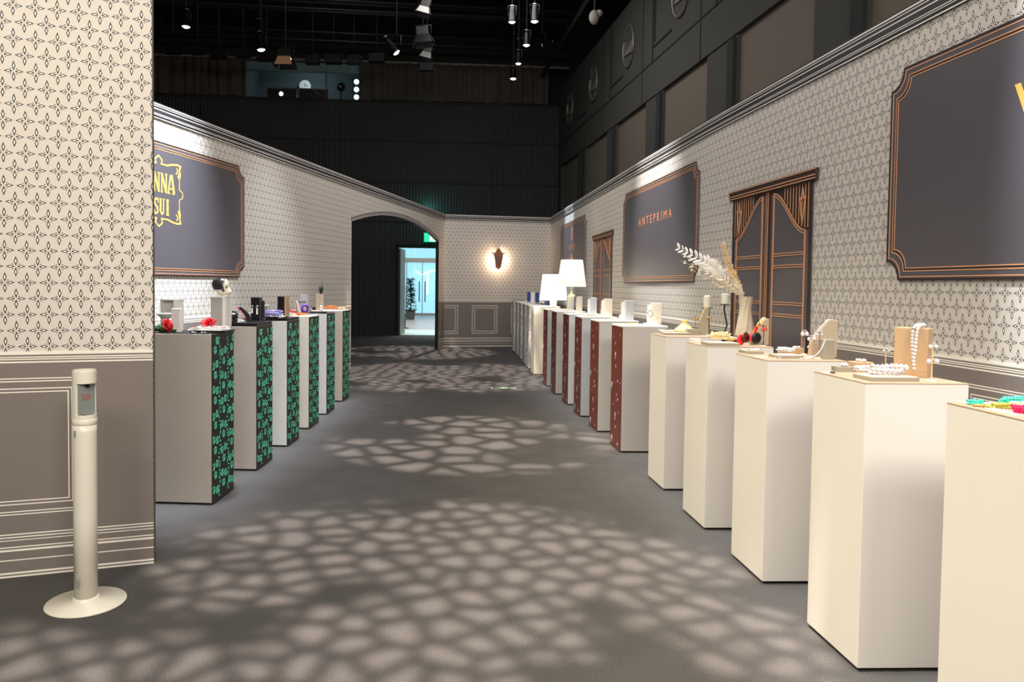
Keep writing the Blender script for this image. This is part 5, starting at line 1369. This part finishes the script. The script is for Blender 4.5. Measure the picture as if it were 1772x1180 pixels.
curtain(9.0, 10.35, 6.80, 7.86, 'tightly pleated part of the curtain just right of the control window', 2.2)
curtain(10.36, 14.5, 6.80, 7.86, 'long wrinkled brown curtain at the right end of the gallery', .5)
M_CTRL = mat('control_room_teal', (.33, .38, .39), .8)
cr = MB(); slab(cr, HB, 5.6, 9.1, 6.7, 8.4, -2.4, -2.3); slab(cr, HB, 5.6, 5.7, 6.7, 8.4, -2.4, -.25); slab(cr, HB, 9.05, 9.15, 6.7, 8.4, -2.4, -.25); slab(cr, HB, 5.6, 9.1, 8.3, 8.4, -2.4, -.2); slab(cr, HB, 5.6, 9.1, 6.65, 6.72, -2.4, -.2)
struct(cr.build('wall_control_room', M_CTRL))
hd = slab(MB(), HB, 5.7, 9.05, 7.62, 7.95, -.3, -.24); struct(hd.build('trim_25', mat('control_header', (.40, .50, .52), .6)))
for s in (5.78, 8.0): struct(slab(MB(), HB, s, s + .04, 6.8, 7.65, -.30, -.24).build('trim_%d' % (26 if s < 6 else 27), mat('control_header', (1, 1, 1))))
point('control_room_light', WP(HB, 7.4, 7.9, -1.2), 13, (.72, .92, 1), .1)
def hbthing(name, label, cat, s, z, off, group=None): return thing(name, label, cat, WP(HB, s, z, off), math.atan(TH), group)
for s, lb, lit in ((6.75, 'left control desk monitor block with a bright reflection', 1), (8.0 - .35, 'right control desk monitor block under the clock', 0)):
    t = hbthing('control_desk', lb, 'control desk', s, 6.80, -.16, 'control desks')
    MB().box((0, 0, .16), (.84, .12, .32)).build('console', M_BLACK, t)
    MB().box((0, -.064, .30), (.80, .01, .02)).build('top_edge', M_EDGE, t)
    MB().box((-.40, -.064, .16), (.02, .01, .30)).build('side_edge', M_EDGE, t)
    if lit: MB().ball((0, -.05, .14), .06, 10, 8).build('reflection_glow', mat('bright_reflection', (.85, 1, 1), .4, emit=5), t, True)  # glowing ball put in for the bright reflection on the desk
    else: MB().box((.1, -.066, .2), (.2, .006, .014), 0, .6).build('cable', M_EDGE, t)
ck = thing('wall_clock', 'round white wall clock in the control window', 'clock', ony(528, 149, 24.3), math.atan(TH))
MB().lathe([(.16, 0), (.16, .03), (.14, .035)], (0, 0, 0), 28).build('case', M_WHITEB, ck, True).rotation_euler = (PI / 2, 0, 0)
MB().box((.03, -.04, .0), (.09, .006, .012), 0, .2).box((0, -.04, .03), (.012, .006, .07)).build('hands', M_BLACK, ck)
ck.scale = (1.15, 1, 1.15)
fn = thing('desk_fan', 'small dark round fan in the control window, right of the dividing post', 'fan', ony(590, 151, 23.2), math.atan(TH)); MB().lathe([(.13, 0), (.13, .05), (.03, .07)], (0, 0, 0), 20).build('guard', M_DARK, fn, True).rotation_euler = (PI / 2, 0, 0); MB().ball((0, -.08, 0), .03).build('hub', M_EDGE, fn, True); MB().tube([(0, 0, -.12), (0, 0, 6.715 - fn.location.z)], .02, 6).build('post', M_DARK, fn)
rk = hbthing('lamp_rack', 'upright rack of glowing white lamps at the right end of the control window', 'lamp rack', 8.86, 6.80, -.15)
MB().box((-.06, 0, .33), (.03, .05, .66)).build('post', M_BLACK, rk); MB().box((.14, 0, .33), (.03, .05, .66)).build('post', M_BLACK, rk)
for j in range(3):
    MB().lathe([(.03, -.06), (.075, -.02), (.07, .05), (.03, .08)], (.04, -.03, .1 + .22 * j), 14).build('lamp', mat('rack_lamp', (.75, .90, 1), .4, emit=1.6), rk, True)

# ------------------------------------------------------------------ lobby beyond the doorway
M_LF = mat('lobby_floor', (.60, .56, .55), .35); M_LST = mat('lobby_stone', (.80, .86, .80), .3); M_STEEL = mat('brushed_steel', (.66, .64, .60), .3, metal=.6)
lf_ = MB(); lf_.box((-2, 31.7, -.05), (16, 16.8, .1)); struct(lf_.build('floor_lobby', M_LF))
st_ = MB(); q0, q1 = WP(HB, DS0 - .3, 0, -.26), WP(HB, DS1 + .5, 0, -.26); st_.box(((q0.x + q1.x) / 2, 23.9, .002), (4, 2.6, .008)); struct(st_.build('trim_30', M_LST))
struct(MB().box((-2, 31.5, 4.6), (16, 17, .1)).build('ceiling_lobby', mat('lobby_ceiling', (.8, .8, .8), .8)))
struct(MB().box((-5.2, 31.5, 2.3), (.1, 17, 4.6)).build('wall_lobby_left', mat('lobby_wall', (.72, .74, .74), .8))); struct(MB().box((3.5, 31.5, 2.3), (.1, 17, 4.6)).build('wall_lobby_right', mat('lobby_wall', (.72, .74, .74), .8)))
area('lobby_ceiling_light', (-1.5, 29, 4.4), (-1.5, 29, 0), 5, 8, 420, (.9, .97, 1)); area('doorway_light', (-1.2, 24.0, 4.3), (-1.2, 23.9, 0), 3, 1.5, 120, (.88, 1, .92))
YG = 37.2
wn = bpy.data.objects.new('window_1', None); C.objects.link(wn); wn['kind'] = 'structure'
MB().box((-1.5, YG + 1.0, 2.3), (9.5, .05, 4.6)).build('daylight_beyond', mat('daylight_cyan', (.70, .90, .97), .6, emit=.78), wn)
gmat = mat('facade_glass', (.93, .985, 1), .05, trans=1)
for x0, x1 in ((-5.1, -2.35), (-2.3, -1.05), (-1.0, .25), (.3, 3.4)): MB().box(((x0 + x1) / 2, YG, 1.3), (x1 - x0, .02, 2.5)).build('pane', gmat, wn); MB().box(((x0 + x1) / 2, YG, 3.5), (x1 - x0, .02, 1.5)).build('pane', gmat, wn)
fr = MB(); fr.box((-1, YG - .03, 2.66), (9, .14, .22)); fr.box((-1, YG, .06), (9, .08, .1)); fr.box((-1, YG, 4.3), (9, .1, .3))
for x in (-2.7, -1.94, -1.03, .27): fr.box((x, YG, 1.3), (.035, .05, 2.6))
fr.build('window_frame', M_STEEL, wn)
for x in (-2.08, -1.80): MB().box((x, YG - .07, 1.15), (.05, .05, 1.0)).build('pull_handle', mat('pull_navy', (.12, .16, .30), .4), wn)
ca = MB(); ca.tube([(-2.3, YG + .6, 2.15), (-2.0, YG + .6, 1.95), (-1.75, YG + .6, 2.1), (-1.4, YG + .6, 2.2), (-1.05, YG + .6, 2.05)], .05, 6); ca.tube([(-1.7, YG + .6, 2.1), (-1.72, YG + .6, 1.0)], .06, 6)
tag(ca.build('reflection_curve', mat('pale_reflection', (.92, .97, 1), .4, emit=1.1), None, True), 'pale curved reflection in the cyan lobby glass, built as a glowing shape', 'reflection')  # glowing shape added to imitate a pale reflection in the glass
# door frame, open leaf, exit sign
djs = MB(); slab(djs, HB, DS0 - .08, DS0, 0, 2.66, -.25, .05); slab(djs, HB, DS0 - .08, DS1, 2.57, 2.66, -.25, .05); struct(djs.build('trim_31', M_DARK))
d3 = bpy.data.objects.new('door_3', None); C.objects.link(d3); d3['kind'] = 'structure'
dl = MB(); a0, a1 = WP(HB, DS0 + .02, 0, -.02), WP(HB, DS0 + .17, 0, -1.1)
dv = (a1 - a0); dl.box(((a0.x + a1.x) / 2, (a0.y + a1.y) / 2, 1.28), (.05, dv.length, 2.54), math.atan2(dv.y, dv.x) - PI / 2); dl.build('door_leaf', mat('door_steel', (.42, .40, .35), .4, metal=.4), d3)
MB().box((a0.x + .16, a0.y + .75, 1.2), (.04, .04, .5)).build('door_handle', M_EDGE, d3)
es = thing('exit_sign', 'green and white running man exit sign partly hidden by the arch', 'sign', ony(748, 411, 22.3), math.atan(TH))
MB().box((0, 0, 0), (.44, .06, .24)).build('housing', mat('exit_green', (.10, .85, .62), .4, emit=.9), es)
MB().box((.06, -.034, 0), (.26, .008, .2)).build('white_face', mat('exit_white', (.92, 1, .97), .4, emit=1.1), es)
rm = MB(); rm.ball((.05, -.042, .06), .017, 8, 6); rm.box((.045, -.042, .02), (.03, .008, .07), 0, .3); rm.box((.02, -.042, -.035), (.02, .008, .07), 0, .6); rm.box((.07, -.042, -.035), (.02, .008, .07), 0, -.6); rm.box((.075, -.042, .03), (.06, .008, .014), 0, .3)
rm.build('running_figure', mat('exit_green', (1, 1, 1)), es); es.scale = (1.08, 1, 1.08); MB().box((0, .06, 0), (.1, .12, .1)).build('wall_mount', M_DARK, es)
point('exit_glow', ony(742, 362, 22.25), 5, (.2, .95, .8), .05)
# potted plant
pp = onz(710, 553, 0); t = thing('potted_plant', 'tall leafy green plant in a dark tapered pot beside the glass doors', 'plant', (pp.x, pp.y, 0))
MB().lathe([(.22, 0), (.30, .42), (.27, .42), (.25, .36)], (0, 0, .0), 4).build('pot', mat('pot_grey', (.28, .28, .28), .6), t).rotation_euler = (0, 0, PI / 4)
MB().lathe([(.26, .37), (.26, .385)], (0, 0, 0), 12).build('soil', M_DARK, t)
lv = MB(); rnd = random.Random(2)
for k_ in range(420):
    h = rnd.random(); R_ = .34 * (1 - .7 * h) * rnd.uniform(.5, 1); a = rnd.uniform(0, 2 * PI); b0 = Vector((R_ * .45 * math.cos(a), R_ * .45 * math.sin(a), .42 + 1.35 * h)); d = Vector((math.cos(a), math.sin(a), rnd.uniform(-.5, .4))).normalized(); L = rnd.uniform(.14, .24)
    sd = d.cross(Vector((0, 0, 1))).normalized() * L * .30
    lv.add([b0, b0 + d * L * .5 + sd, b0 + d * L, b0 + d * L * .5 - sd + Vector((0, 0, .01))], [(0, 1, 2), (0, 2, 3)])
lv.build('foliage', mat('plant_leaf', (.13, .26, .12), .5), t); MB().tube([(0, 0, .38), (.02, 0, 1.0), (-.01, 0, 1.7)], .02, 6).build('stem', M_DARK, t)
pp = onz(701, 568, 0); t = thing('barrier_post', 'thin dark barrier post standing in front of the lobby plant', 'post', (pp.x, pp.y, 0)); MB().lathe([(.12, 0), (.12, .02), (.02, .03), (.02, .42), (.035, .44), (.03, .47)], (0, 0, 0), 14).build('post', M_DARK, t, True)
MB().lathe([(.14, 0), (.14, .012), (.02, .02)], (0, 0, .0), 14).build('foot', M_DARK, t, True)
for o in bpy.data.objects:
    if '_h' in o: del o['_h']
